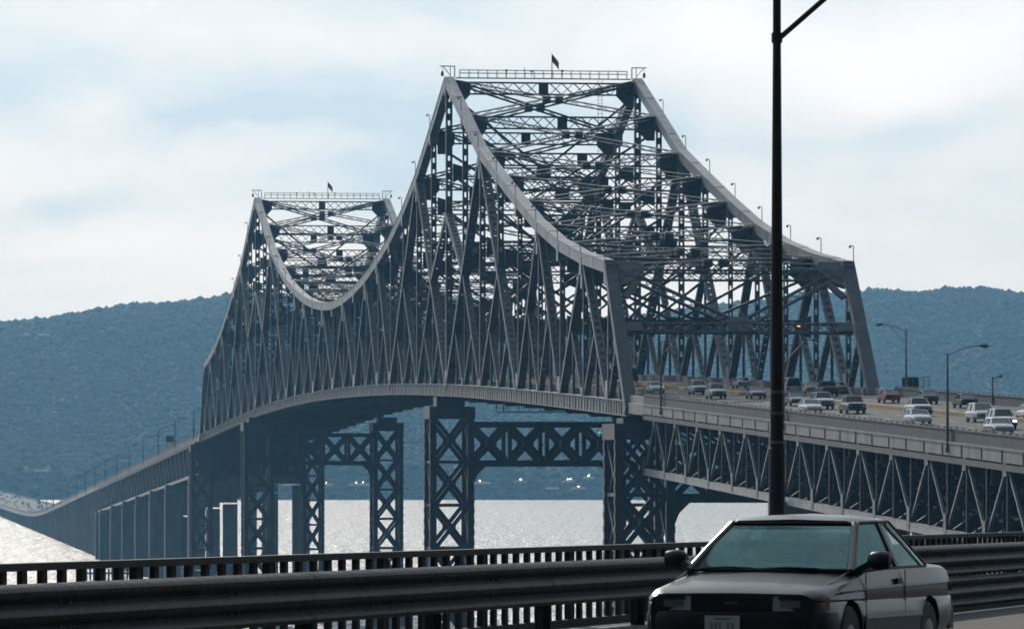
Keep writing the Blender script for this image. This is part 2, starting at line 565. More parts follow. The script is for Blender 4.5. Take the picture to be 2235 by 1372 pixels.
bridge = empty('cantilever_bridge', P(SK(-9), W / 2, D(SK(-9), W / 2)))
tag(bridge, 'great grey steel cantilever bridge with two peaks, crossing the river on laced steel piers', 'bridge')
def part(mb, name, m, parent, smooth=False):
    """build a mesh given in world coordinates as a child of parent (which may be moved)"""
    o = mb.build(name, m, parent, smooth)
    off = V((0, 0, 0)); q = parent
    while q is not None:
        off += V(q.location); q = q.parent
    o.location = -off
    return o

def truss(l, outer):
    tr = empty('side_truss', P(SK(9), l, 0), parent=None)
    tr.parent = bridge; tr.location = P(SK(9), l, 0) - bridge.location
    # gusset plates at the joints
    for k in range(-8, 27):
        g = MB()
        for pt in (T(k, l),):
            a = (T(min(k + 1, 26), l) - T(max(k - 1, -8), l)).normalized()
            g.box(pt - UP * 0.9, TR * 0.66, AX * 0.9, UP * 1.1)
        if k in (-7, -5, -2, 2, 6, 8, 10, 12, 16, 20, 23, 25, 5, 13):
            g.box(T(k, l) - UP * 2.4, TR * 0.52, AX * 0.8, UP * 1.3)
        b = B(k, l)
        big = k in (-8, -6, -4, 0, 4, 5, 7, 9, 11, 13, 14, 18, 22, 24, 26)
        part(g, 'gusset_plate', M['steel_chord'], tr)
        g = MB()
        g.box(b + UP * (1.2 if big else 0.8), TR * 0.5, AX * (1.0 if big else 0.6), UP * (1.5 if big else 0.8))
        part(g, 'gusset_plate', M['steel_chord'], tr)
    def sub(name, m, f):
        mb = MB(); f(mb); return part(mb, name, m, tr)
    # top chord
    for k in range(-8, 26):
        p, q = T(k, l), T(k + 1, l)
        def f(mb):
            a = (q - p).normalized()
            n = a.cross(TR).normalized()
            if n.z < 0: n = -n
            mid = (p + q) / 2; L = (q - p).length / 2 + 0.12
            for sg in (-1, 1):
                mb.box(mid + TR * (sg * 0.56), a * L, TR * 0.05, n * 0.72)
            mb.box(mid + n * 0.70, a * L, TR * 0.68, n * 0.05)
            mb.box(mid + n * 0.78, a * 2.0, TR * 0.6, n * 0.025)
            mb.box(mid + TR * (-0.62), a * 0.5, TR * 0.02, n * 0.62)
            N = 12
            for i in range(N):
                c = mid - a * L + a * (2 * L * (i + 0.5) / N) - n * 0.66
                mb.box(c, a * (L / N * 0.62), TR * 0.505, n * 0.03)
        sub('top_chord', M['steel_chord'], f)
    # bottom chord with fascia plates and stiffeners
    for k in range(-9, 27):
        def f(mb):
            N = 4
            for i in range(N):
                s0 = SK(k) + (SK(k + 1) - SK(k)) * i / N; s1 = SK(k) + (SK(k + 1) - SK(k)) * (i + 1) / N
                p, q = P(s0, l, D(s0, l) - 0.72), P(s1, l, D(s1, l) - 0.72)
                a = (q - p) / 2
                mb.box((p + q) / 2, a * 0.996, TR * 0.45, UP * 0.82)
                mb.box((p + q) / 2 + UP * 0.84, a, TR * 0.62, UP * 0.05)
                mb.box((p + q) / 2 - UP * 0.84, a, TR * 0.62, UP * 0.05)
                mb.box(p + a * 0.04, AX * 0.07, TR * 0.56, UP * 0.80)
                mb.box((p + q) / 2, AX * 0.05, TR * 0.53, UP * 0.80)
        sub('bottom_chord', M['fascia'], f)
    def at(k0, k1, fr, top, bot):
        return top.lerp(bot, fr)
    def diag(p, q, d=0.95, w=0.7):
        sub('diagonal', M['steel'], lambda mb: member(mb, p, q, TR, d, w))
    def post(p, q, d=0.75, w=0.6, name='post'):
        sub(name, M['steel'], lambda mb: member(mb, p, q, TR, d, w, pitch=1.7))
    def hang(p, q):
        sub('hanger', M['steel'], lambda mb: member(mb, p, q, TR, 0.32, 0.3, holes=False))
    def tower_half(c, sg):       # deep panels either side of a tower at c
        apex = T(c + 2 * sg, l); b0 = B(c, l); b4 = B(c + 4 * sg, l); b2 = B(c + 2 * sg, l); b1 = B(c + sg, l); b3 = B(c + 3 * sg, l)
        for base, other, bq in ((b0, c + sg, b1), (b4, c + 3 * sg, b3)):
            diag(apex, base, 1.2, 0.8)
            m2 = apex.lerp(base, 0.5)
            diag(m2, b2, 0.9, 0.6)
            m3 = m2.lerp(base, 0.5)
            diag(m3, bq, 0.7, 0.5)
            m4 = m2.lerp(b2, 0.5)
            diag(m4, bq, 0.7, 0.5)
            post(T(other, l), m2, 0.8, 0.6)
            hang(m2, bq)
            for mm in (m3, m4):
                s_ = (V((X0, 0, 0)) - mm).dot(V((ST, -CT, 0)))
                hang(mm, V((mm.x, mm.y, EYE + D((mm - V((X0, 0, 0))).dot(AX), l) - 0.5)))
        post(apex, b2, 0.8, 0.6)
        tm = T(c, l).lerp(b0, 0.52) + UP * 4.0
        mid = apex.lerp(b0, 0.5)
        sub('knee_brace', M['steel'], lambda mb: member(mb, tm, mid, TR, 1.1, 0.9))
        post(T(c + 4 * sg, l), b4, 0.6, 0.5)
    def lam(ka, kb, kc):         # apex ka over bases kb, kc, each leg sub-divided
        ap = T(ka, l); bm_ = B(ka, l)
        post(ap, bm_, 0.6, 0.5)
        for kk in (kb, kc):
            if kk is None: continue
            bs = B(kk, l)
            diag(ap, bs, 1.0, 0.7)
            m2 = ap.lerp(bs, 0.5)
            diag(m2, bm_, 0.75, 0.5)
            hang(m2, V((m2.x, m2.y, EYE + D((m2 - V((X0, 0, 0))).dot(AX), l) - 0.5)))
    for c in (0, 18):
        post(T(c, l), B(c, l), 0.95, 0.9, 'tower_post')
        for sg in (-1, 1): tower_half(c, sg)
    for a_, b_, c_ in ((-5, -4, -6), (-7, -6, -8), (5, 4, None), (6, 5, 7), (8, 7, 9), (10, 9, 11), (12, 11, 13), (13, 14, None), (23, 22, 24), (25, 24, 26)):
        lam(a_, b_, c_)
    for k in (-8, -6, 7, 9, 11, 24, 26):
        post(T(k, l), B(k, l), 0.6, 0.5)
    for kt, kb in ((-8, -9), (26, 27)):
        m2 = T(kt, l).lerp(B(kb, l), 0.5)
        diag(m2, B(kt, l), 0.75, 0.5)
        hang(m2, V((m2.x, m2.y, EYE + D((m2 - V((X0, 0, 0))).dot(AX), l) - 0.5)))
        sub('end_post', M['steel'], lambda mb: member(mb, T(kt, l) + (T(kt, l) - B(kb, l)).normalized() * 0.6, B(kb, l) - UP * 0.6, TR, 1.4, 1.2, holes=False))
    return tr
tr_l = truss(0.0, -1)
tr_r = truss(W, 1)

# ------------------------------------------------------------------ sway frames across the bridge
def frame(k):
    dk = deck(SK(k))
    tl, trr = T(k, 0.6), T(k, W - 0.6)
    top_d = 1.7
    fr = empty('sway_frame'); fr.parent = bridge; fr.location = P(SK(k), W / 2, dk) - bridge.location
    # corner gusset plates
    for sg, pt in ((1, tl), (-1, trr)):
        base = MB()
        base.prism([pt - UP * 0.1, pt + TR * (sg * 2.6) - UP * 0.1, pt + TR * (sg * 2.6) - UP * 1.9, pt + TR * (sg * 1.2) - UP * 3.4, pt - UP * 3.4], AX * 0.35)
        part(base, 'gusset_plate', M['steel'], fr)
    c = (tl + trr) / 2
    base = MB(); base.box(c - UP * 1.0, TR * 0.7, AX * 0.2, UP * 0.9)
    part(base, 'gusset_plate', M['steel'], fr)
    def sub(name, f):
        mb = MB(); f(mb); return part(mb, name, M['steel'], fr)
    sub('top_strut', lambda mb: lattice(mb, tl - UP * 0.95, trr - UP * 0.95, UP, top_d, double=True))
    zc = EYE + dk + 8.6
    z = tl.z - 1.9
    levels = []
    H = z - zc
    if H < 3: return fr
    nlev = max(1, round(H / 10.5))
    for i in range(nlev):
        z1 = z - H / nlev
        a, b = V((tl.x, tl.y, z)), V((trr.x, trr.y, z))
        a1, b1 = V((tl.x, tl.y, z1)), V((trr.x, trr.y, z1))
        m1 = (a1 + b1) / 2
        sub('lower_strut', lambda mb: lattice(mb, a1, b1, UP, 1.3, double=True))
        for e_, sg in ((a, 1), (b, -1)):
            sub('sway_brace', lambda mb: mb.bar(e_ - UP * 0.25, m1 + UP * 0.45, UP, 0.34, 0.42))
        g = MB(); g.prism([m1 - TR * 1.2 - UP * 0.7, m1 + TR * 1.2 - UP * 0.7, m1 + TR * 0.9 + UP * 1.1, m1 - TR * 0.9 + UP * 1.1], AX * 0.25)
        part(g, 'gusset_plate', M['steel'], fr)
        for e_, sg in ((a1, 1), (b1, -1)):
            g = MB()
            g.prism([e_ + UP * 1.3, e_ + TR * sg * 2.0 + UP * 0.7, e_ + TR * sg * 2.0 - UP * 0.7, e_ - UP * 1.5], AX * 0.3)
            part(g, 'gusset_plate', M['steel'], fr)
        z = z1
    return fr
for k in range(-7, 26): frame(k)

def portal(kt, kb):
    """end portal in the plane of the sloping end posts"""
    a, b = T(kt, 0), T(kt, W)
    a2, b2 = B(kb, 0), B(kb, W)
    up = (a - a2).normalized()
    nn = TR.cross(up).normalized()
    Lp = (a - a2).length
    pf = empty('portal_frame'); pf.parent = bridge; pf.location = (a + b) / 2 - bridge.location
    for e_, sg in ((a, 1), (b, -1)):
        base = MB(); o_ = e_ + TR * sg * 0.86 + nn * 0.2
        base.prism([o_ + up * 0.8, o_ + TR * sg * 2.6 + up * 0.8, o_ + TR * sg * 3.2 - up * 0.4, o_ + TR * sg * 1.3 - up * 2.8, o_ - up * 3.4], nn * -0.5)
        part(base, 'gusset_plate', M['steel'], pf)
    def sub(name, f, m=M['steel']):
        mb = MB(); f(mb); return part(mb, name, m, pf)
    y1 = -1.4
    ia, ib = a + TR * 1.0, b - TR * 1.0
    sub('top_strut', lambda mb: lattice(mb, ia + up * (y1), ib + up * (y1), up, 1.7, ch=0.16, double=True, lace=0.1, thick=-0.25))
    t_ = -(Lp - 9.1 * (Lp / (TOPH(kt) - deck(SK(kb)) + 0.45)))
    ba, bb = ia + up * t_, ib + up * t_
    mc = (ba + bb) / 2
    sub('portal_beam', lambda mb: (lattice(mb, ba, bb, up, 1.5, ch=0.18, lace=0.1, double=True, thick=-0.2),
                                   mb.box(mc, TR * 1.5, nn * 0.24, up * 0.7), mb.box(ba + TR * 0.8, TR * 0.9, nn * 0.34, up * 0.72), mb.box(bb - TR * 0.8, TR * 0.9, nn * 0.34, up * 0.72)))
    for e_, sg in ((ia, 1), (ib, -1)):
        def f(mb):
            s0 = e_ + TR * sg * 1.6 - up * 1.9; s1 = mc - TR * sg * 0.9 + up * 1.0
            v_ = (s1 - s0).normalized().cross(nn)
            lattice(mb, s0, s1, v_, 1.1, ch=0.24, lace=0.1, double=False)
        sub('portal_brace', f)
        mid = e_ + up * t_
        def f2(mb):
            mb.bar(e_ + TR * sg * 2.0 - up * 2.4, e_ + TR * sg * 0.2 - up * 5.2, up, 0.8, 0.3)
        sub('knee_brace', f2)
    g = MB(); g.prism([mc - TR * 1.7 + up * 0.76, mc + TR * 1.7 + up * 0.76, mc + TR * 1.0 + up * 1.7, mc - TR * 1.0 + up * 1.7], nn * 0.3)
    part(g, 'gusset_plate', M['steel'], pf)
    return pf, mc, up, nn
pf, mc, pup, pnn = portal(-8, -9)
portal(26, 27)
g = MB(); c_ = mc + TR * 7.0 + pup * 0.75
for i in range(1): g.tube([c_ + pnn * -0.4, c_ + pnn * -0.4 + UP * 0.35], [0.24, 0.18], 10)
part(g, 'amber_beacon', M['amber'], pf)

# lateral bracing in the plane of the top chords
for k in range(-8, 26):
    a, b, c, d = T(k, 0.7), T(k, W - 0.7), T(k + 1, 0.7), T(k + 1, W - 0.7)
    mid = (a + b + c + d) / 4
    n = (b - a).cross(c - a).normalized()
    if n.z < 0: n = -n
    lb = empty('lateral_bracing'); lb.parent = bridge; lb.location = mid - bridge.location
    for sg in (-1, 1):
        base = MB(); base.box(mid + TR * (sg * 0.95), TR * 0.55, n * 0.5, (c - a).normalized() * 0.5)
        part(base, 'gusset_plate', M['steel'], lb)
    for p, q in ((a, d), (b, c)):
        mb = MB()
        lattice(mb, p, q, n, 0.55, ch=0.1, lace=0.06, thick=0.3, cells=14)
        part(mb, 'lateral_brace', M['steel'], lb)

# ------------------------------------------------------------------ deck, floor system, barriers
ds = []
def strip(mb, s0, s1, l0, l1, h0, h1, step=10.0):
    """ribbon solid between levels h0<h1 relative to the road"""
    n = max(1, int(math.ceil((s1 - s0) / step)))
    o = len(mb.v)
    for i in range(n + 1):
        s = s0 + (s1 - s0) * i / n
        for (l, h) in ((l0, h0), (l1, h0), (l1, h1), (l0, h1)):
            mb.v.append(tuple(P(s, l, D(s, l) + h)))
    for i in range(n):
        a = o + i * 4; b = a + 4
        for j in range(4):
            mb.f.append((a + j, a + (j + 1) % 4, b + (j + 1) % 4, b + j))
    mb.f.append((o, o + 1, o + 2, o + 3)); e_ = o + n * 4
    mb.f.append((e_ + 3, e_ + 2, e_ + 1, e_))

def floor_for(root, s0, s1, fb_step, deep=1.9, under=True):
    mb = MB(); strip(mb, s0, s1, 0.75, W - 0.75, -0.35, 0.0)
    rd = part(mb, 'road_deck', M['asphalt'], root)
    mb = MB()
    s = s0 + 6
    while s < s1 - 6:
        for l in (5.3, 8.8, 12.3, 20.2, 23.6):
            p, q = P(s, l, D(s, l) + 0.012), P(s + 3.2, l, D(s + 3.2, l) + 0.012)
            mb.box((p + q) / 2, (q - p) / 2, TR * 0.09, UP * 0.004)
        s += 12.2
    o = part(mb, 'lane_marking', M['white_line'], rd); o['kind'] = 'stuff'
    mb = MB(); strip(mb, s0, s1, 16.3, 16.7, 0.004, 0.36)
    part(mb, 'median_barrier', M['median'], rd)
    if under:
        n = int(round((s1 - s0) / fb_step))
        for i in range(n + 1):
            s = s0 + (s1 - s0) * i / n
            if i in (0,): s += 0.6
            if i == n: s -= 0.6
            mb = MB()
            c = P(s, W / 2, D(s, W / 2) - 0.36 - deep / 2)
            mb.box(c, TX * (W / 2 - 0.75), AX * 0.05, UP * (deep / 2))
            mb.box(c - UP * (deep / 2), TX * (W / 2 - 0.75), AX * 0.22, UP * 0.04)
            for j in range(1, 12):
                mb.box(c + TX * (-W / 2 + j * W / 12), TR * 0.04, AX * 0.2, UP * (deep / 2 - 0.05))
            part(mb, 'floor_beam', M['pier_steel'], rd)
        mb = MB()
        for j in range(9):
            l = 2.2 + j * (W - 4.4) / 8
            strip(mb, s0, s1, l - 0.16, l + 0.16, -1.15, -0.36)
        part(mb, 'stringer', M['pier_steel'], rd)
    return rd
rd = floor_for(bridge, SK(-9), SK(27), PAN / 2)
# bottom lateral bracing and the roadside barriers inside the trusses
for k in range(-9, 27):
    mb = MB()
    s0, s1 = SK(k), SK(k + 1)
    for (la, lb_) in ((0.7, W - 0.7), (W - 0.7, 0.7)):
        p, q = P(s0, la, D(s0, la) - 1.9 - (0.05 if la < 1 else 0.4)), P(s1, lb_, D(s1, lb_) - 1.9 - (0.05 if la < 1 else 0.4))
        mb.bar(p, q, UP, 0.3, 0.35)
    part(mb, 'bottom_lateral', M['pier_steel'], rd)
for l in (1.3, W - 1.3):
    mb = MB(); strip(mb, SK(-9), SK(27), l - 0.1, l + 0.1, 0.004, 0.85)
    part(mb, 'roadside_barrier', M['barrier'], rd)

# ------------------------------------------------------------------ laced steel piers
def laced_pier(root, k, lw, ld, htop, hs_top, hs_bot, panel, stone=8.0, col=0.95, colour='pier_steel'):
    s = SK(k)
    s = s + {-9: -6.0, 27: 3.0}.get(k, 0)
    dk = deck(s)
    hb = -EYE + stone
    pr = empty('steel_pier'); pr.parent = root; pr.location = P(s, W / 2, -EYE) - root.location
    for l in (0, W):
        base = MB()
        base.box(P(s, l, -EYE + stone / 2 - 1), TR * (lw / 2 + 1.2), AX * (ld / 2 + 1.5), UP * (stone / 2 + 1))
        part(base, 'pedestal', M['concrete'], pr)
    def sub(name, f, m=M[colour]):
        mb = MB(); f(mb); return part(mb, name, m, pr)
    for l in (0, W):
        for sl_ in (-1, 1):
            for ss_ in (-1, 1):
                p, q = P(s + ss_ * ld / 2, l + sl_ * lw / 2, hb), P(s + ss_ * ld / 2, l + sl_ * lw / 2, htop)
                def f(mb):
                    for e_ in (-1, 1):
                        mb.box((p + q) / 2 + TR * e_ * (col / 2 - 0.04), TR * 0.04, AX * col / 2, (q - p) / 2)
                        mb.box((p + q) / 2 + AX * e_ * (col / 2 - 0.1), TR * (col / 2 - 0.09), AX * 0.03, (q - p) / 2)
                sub('column', f)
        sub('cap', lambda mb: (mb.box(P(s, l, htop + 0.9), TR * (lw / 2 + 0.6), AX * (ld / 2 + 0.6), UP * 0.9),
                               mb.box(P(s, l, (htop + 1.8 + dk - 1.7) / 2), TR * (lw / 2 * 0.75), AX * (ld / 2 * 0.6), UP * max(0.2, (dk - 1.7 - htop - 1.8) / 2))))
        # bracing on the four faces of the leg
        npan = int((htop - hb) / panel)
        for i in range(npan):
            z1 = htop - i * panel; z0 = z1 - panel
            def f(mb):
                for ss_ in (-1, 1):
                    o_ = s + ss_ * ld / 2
                    la, lb_ = l - lw / 2 + col * 0.3, l + lw / 2 - col * 0.3
                    mb.bar(P(o_ - 0.1, la, z0), P(o_ - 0.1, lb_, z1), UP, 0.62, 0.22)
                    mb.bar(P(o_ + 0.12, lb_, z0), P(o_ + 0.12, la, z1), UP, 0.62, 0.22)
                    mb.bar(P(o_, la, z0), P(o_, lb_, z0), UP, 0.42, 0.5)
                    mb.box(P(o_, l, (z0 + z1) / 2), TR * 0.55, AX * 0.26, UP * 0.55)
                for sl_ in (-1, 1):
                    o_ = l + sl_ * lw / 2
                    sa, sb = s - ld / 2, s + ld / 2
                    mb.bar(P(sa, o_ - 0.1, z0), P(sb, o_ - 0.1, z1), UP, 0.5, 0.2)
                    mb.bar(P(sb, o_ + 0.12, z0), P(sa, o_ + 0.12, z1), UP, 0.5, 0.2)
                    mb.bar(P(sa, o_, z0), P(sb, o_, z0), UP, 0.4, 0.4)
                    # lighter batten plates up the leg's side face
                    for cs in (sa, sb):
                        for u_ in range(4):
                            zz = z0 + (u_ + 0.5) * panel / 4
                            mb.box(P(cs, o_ + sl_ * (col / 2 + 0.03), zz), TR * 0.03, AX * 0.5, UP * 0.35)
            sub('leg_bracing', f)
    # cross strut between the legs
    ia, ib = lw / 2 + col * 0.3, W - lw / 2 - col * 0.3
    for ss_ in (-1, 1):
        o_ = s + ss_ * ld / 2
        def f(mb):
            hh = hs_top - hs_bot
            mb.bar(P(o_, ia, hs_top), P(o_, ib, hs_top), UP, 0.85, 0.8)
            mb.bar(P(o_, ia, hs_bot), P(o_, ib, hs_bot), UP, 0.95, 0.8)
            n = 4; st = (ib - ia) / n
            for i in range(n):
                x0, x1 = ia + i * st, ia + (i + 1) * st
                mb.bar(P(o_ - 0.13, x0, hs_bot), P(o_ - 0.13, x1, hs_top), UP, 0.75, 0.25)
                mb.bar(P(o_ + 0.15, x0, hs_top), P(o_ + 0.15, x1, hs_bot), UP, 0.75, 0.25)
                mb.box(P(o_, (x0 + x1) / 2, (hs_bot + hs_top) / 2), TR * 0.75, AX * 0.3, UP * 0.75)
                if i: mb.bar(P(o_, x0, hs_bot), P(o_, x0, hs_top), TR, 0.62, 0.6)
            for x0, sg in ((ia, 1), (ib, -1)):
                mb.prism([P(o_ - 0.2, x0, hs_bot - 0.3), P(o_ - 0.2, x0 + sg * 2.1, hs_bot - 0.3), P(o_ - 0.2, x0 + sg * 0.75, hs_bot - 1.6), P(o_ - 0.2, x0, hs_bot - 3.4)], AX * 0.4)
        sub('cross_strut', f)
    return pr
laced_pier(bridge, 0, 5.6, 7.6, 5.2, 4.35, -1.4, 6.4)
laced_pier(bridge, 18, 5.6, 7.6, 5.0, 4.1, -2.0, 6.4)
laced_pier(bridge, -9, 5.8, 8.5, 1.6, 0.6, -5.0, 6.2)
laced_pier(bridge, 27, 4.6, 6.0, 0.6, 0.0, -4.9, 6.2)
# hanging inspection walkway under the near side span
wk = empty('inspection_platform', P(SK(-2), W / 2, D(SK(-2), W / 2) - 6))
tag(wk, 'thin railed inspection platform hanging under the near side span', 'platform')
mb = MB()
hz_ = 5.9
mb.bar(P(SK(-2), 2, hz_ ), P(SK(-2), W - 6, hz_), UP, 0.15, 1.4)
part(mb, 'walkway', M['pier_steel'], wk)
mb = MB()
for dh in (0.6, 1.15):
    for so in (-0.65, 0.65): mb.bar(P(SK(-2) + so, 2, hz_ + dh), P(SK(-2) + so, W - 6, hz_ + dh), UP, 0.06, 0.06)
for i in range(14):
    l = 2 + i * (W - 8) / 13
    for so in (-0.65, 0.65): mb.bar(P(SK(-2) + so, l, hz_), P(SK(-2) + so, l, hz_ + 1.15), TR, 0.06, 0.06)
for l in (3, 9, 17, W - 7):
    mb.bar(P(SK(-2), l, hz_), P(SK(-2), l, D(SK(-2), l) - 1), TR, 0.16, 0.16)
part(mb, 'handrail', M['pier_steel'], wk)

# ------------------------------------------------------------------ tower tops: railings, davits, masts, flags
def tower_top(k, which):
    h = TOPH(k) + 0.85; s = SK(k)
    mb = MB()
    for dh in (0.45, 0.9):
        for so in (-0.5, 0.5):
            mb.bar(P(s + so, 1.6, h + dh), P(s + so, W - 1.6, h + dh), UP, 0.06, 0.06)
    for i in range(19):
        l = 1.6 + i * (W - 3.2) / 18
        for so in (-0.5, 0.5): mb.bar(P(s + so, l, h - 0.3), P(s + so, l, h + 0.9), TR, 0.06, 0.06)
    mb.bar(P(s, 1.0, h - 0.28), P(s, W - 1.0, h - 0.28), UP, 0.1, 1.2)
    part(mb, 'top_railing', M['steel'], bridge)
    for l, sg in ((0, -1), (W, 1)):
        mb = MB()
        z = h
        mb.bar(P(s, l + sg * 1.35, z + 1.45), P(s, l - sg * 0.9, z + 1.45), UP, 0.14, 0.14)
        mb.bar(P(s, l - sg * 0.85, z - 0.2), P(s, l - sg * 0.85, z + 1.4), TR, 0.14, 0.14)
        mb.bar(P(s, l - sg * 0.2, z - 0.2), P(s, l - sg * 0.2, z + 1.4), TR, 0.1, 0.1)
        mb.bar(P(s, l - sg * 0.2, z + 0.1), P(s, l + sg * 0.9, z + 1.4), UP, 0.1, 0.1)
        dv = part(mb, 'davit', M['steel'], bridge)
        mb = MB(); c = P(s, l + sg * 1.0, z + 0.4)
        mb.tube([c - UP * 0.45, c - UP * 0.3, c + UP * 0.2, c + UP * 0.35], [0.13, 0.22, 0.2, 0.06], 8)
        mb.bar(c + UP * 0.3, c + UP * 1.0, TR, 0.05, 0.05)
        part(mb, 'red_marker_lamp', M['red'], dv)
    for l, hh, box in ((8.6, 0.9, 1), (11.3, 1.4, 0), (12.4, 0.8, 1), (17.0, 0.9, 1)):
        mb = MB()
        mb.bar(P(s, l, h), P(s, l, h + hh), TR, 0.08, 0.08)
        if box: mb.box(P(s, l, h + hh), TR * 0.16, AX * 0.14, UP * 0.14)
        part(mb, 'antenna', M['steel'], bridge)
    # slim ladder mast standing inside the frame
    mb = MB(); l = W * 0.755
    for o_ in (-0.3, 0.3): mb.bar(P(s - 9, l + o_, h - 14), P(s - 9, l + o_, h - 0.9), TR, 0.06, 0.06)
    for i in range(26): mb.bar(P(s - 9, l - 0.3, h - 14 + i * 0.5), P(s - 9, l + 0.3, h - 14 + i * 0.5), UP, 0.05, 0.05)
    if k == 0: part(mb, 'access_ladder', M['steel'], bridge)
    fl = empty('flagpole', P(s, W * 0.545, h))
    tag(fl, which, 'flag')
    mb = MB(); mb.tube([P(s, W * 0.545, h - 0.2), P(s, W * 0.545, h + 3.5)], [0.09, 0.05], 8)
    part(mb, 'pole', M['dark'], fl)
    # drooping flag: stripes and canton
    for i in range(7):
        mb = MB()
        for j in range(6):
            x0, x1 = j * 0.22, (j + 1) * 0.22
            def zz(x, u): return h + 3.35 - u * 1.15 - x * 0.75 - 0.12 * x * x
            def pt(x, u): return P(s + 0.12 * math.sin(x * 5), W * 0.545 + 0.06 + x * 0.75, zz(x, u))
            a, b, c, d = pt(x0, i / 7), pt(x1, i / 7), pt(x1, (i + 1) / 7), pt(x0, (i + 1) / 7)
            mb.prism([a, b, c, d], AX * 0.02)
        part(mb, 'stripe', M['flag_red'] if i % 2 == 0 else M['flag_white'], fl)
    mb = MB(); mb.prism([pt(0, 0) - AX * 0.05, pt(0.5, 0) - AX * 0.05, pt(0.5, 0.55) - AX * 0.05, pt(0, 0.55) - AX * 0.05], AX * 0.03)
    part(mb, 'canton', M['flag_blue'], fl)
tower_top(0, 'small drooping flag on the railing atop the nearer, taller peak of the bridge')
tower_top(18, 'small flag on the railing atop the farther, lower peak of the bridge')

# hooked lamps along the outer edges of the top chords
def chord_lamp():
    root = empty('chord_lamp')
    mb = MB()
    mb.tube([V((0, 0, 0)), V((0, 0, 1.75)), V((0.0, 0, 1.95)), V((-0.15, 0, 2.08)), V((-0.4, 0, 2.05))], 0.055, 6)
    mb.build('stem', M['steel'], root)
    mb = MB(); mb.tube([V((-0.42, 0, 2.1)), V((-0.42, 0, 1.95)), V((-0.42, 0, 1.8))], [0.07, 0.15, 0.17], 8)
    mb.build('lamp_shade', M['steel'], root)
    return root
ords = ['first', 'second', 'third', 'fourth', 'fifth', 'sixth', 'seventh', 'eighth', 'ninth', 'tenth', 'eleventh', 'twelfth', 'thirteenth', 'fourteenth', 'fifteenth', 'sixteenth', 'seventeenth', 'eighteenth',
        'nineteenth', 'twentieth', 'twenty-first', 'twenty-second', 'twenty-third', 'twenty-fourth', 'twenty-fifth', 'twenty-sixth']
proto = None
for side, l, nm_ in ((-1, 0, 'left-hand'), (1, W, 'right-hand')):
    cnt = 0
    for k in range(-8, 26):
        if k in (0, 18): continue
        if side == 1 and k > 2: continue
        if proto is None: proto = chord_lamp(); o = proto
        else: o = copy_tree(proto)
        p = T(k, l) + TR * (side * 0.62) + UP * 0.55
        o.location = p
        o.rotation_euler = (0, 0, TH if side == 1 else TH)
        if k <= 0: where = '%s panel point up from the near portal' % ords[k + 8]
        elif k < 18: where = '%s panel point beyond the nearer peak' % ords[k - 1]
        else: where = '%s panel point beyond the farther peak' % ords[k - 19]
        tag(o, 'thin hooked lamp on the %s top chord, %s' % (nm_, where), 'lamp', 'hooked lamps along the top chords')

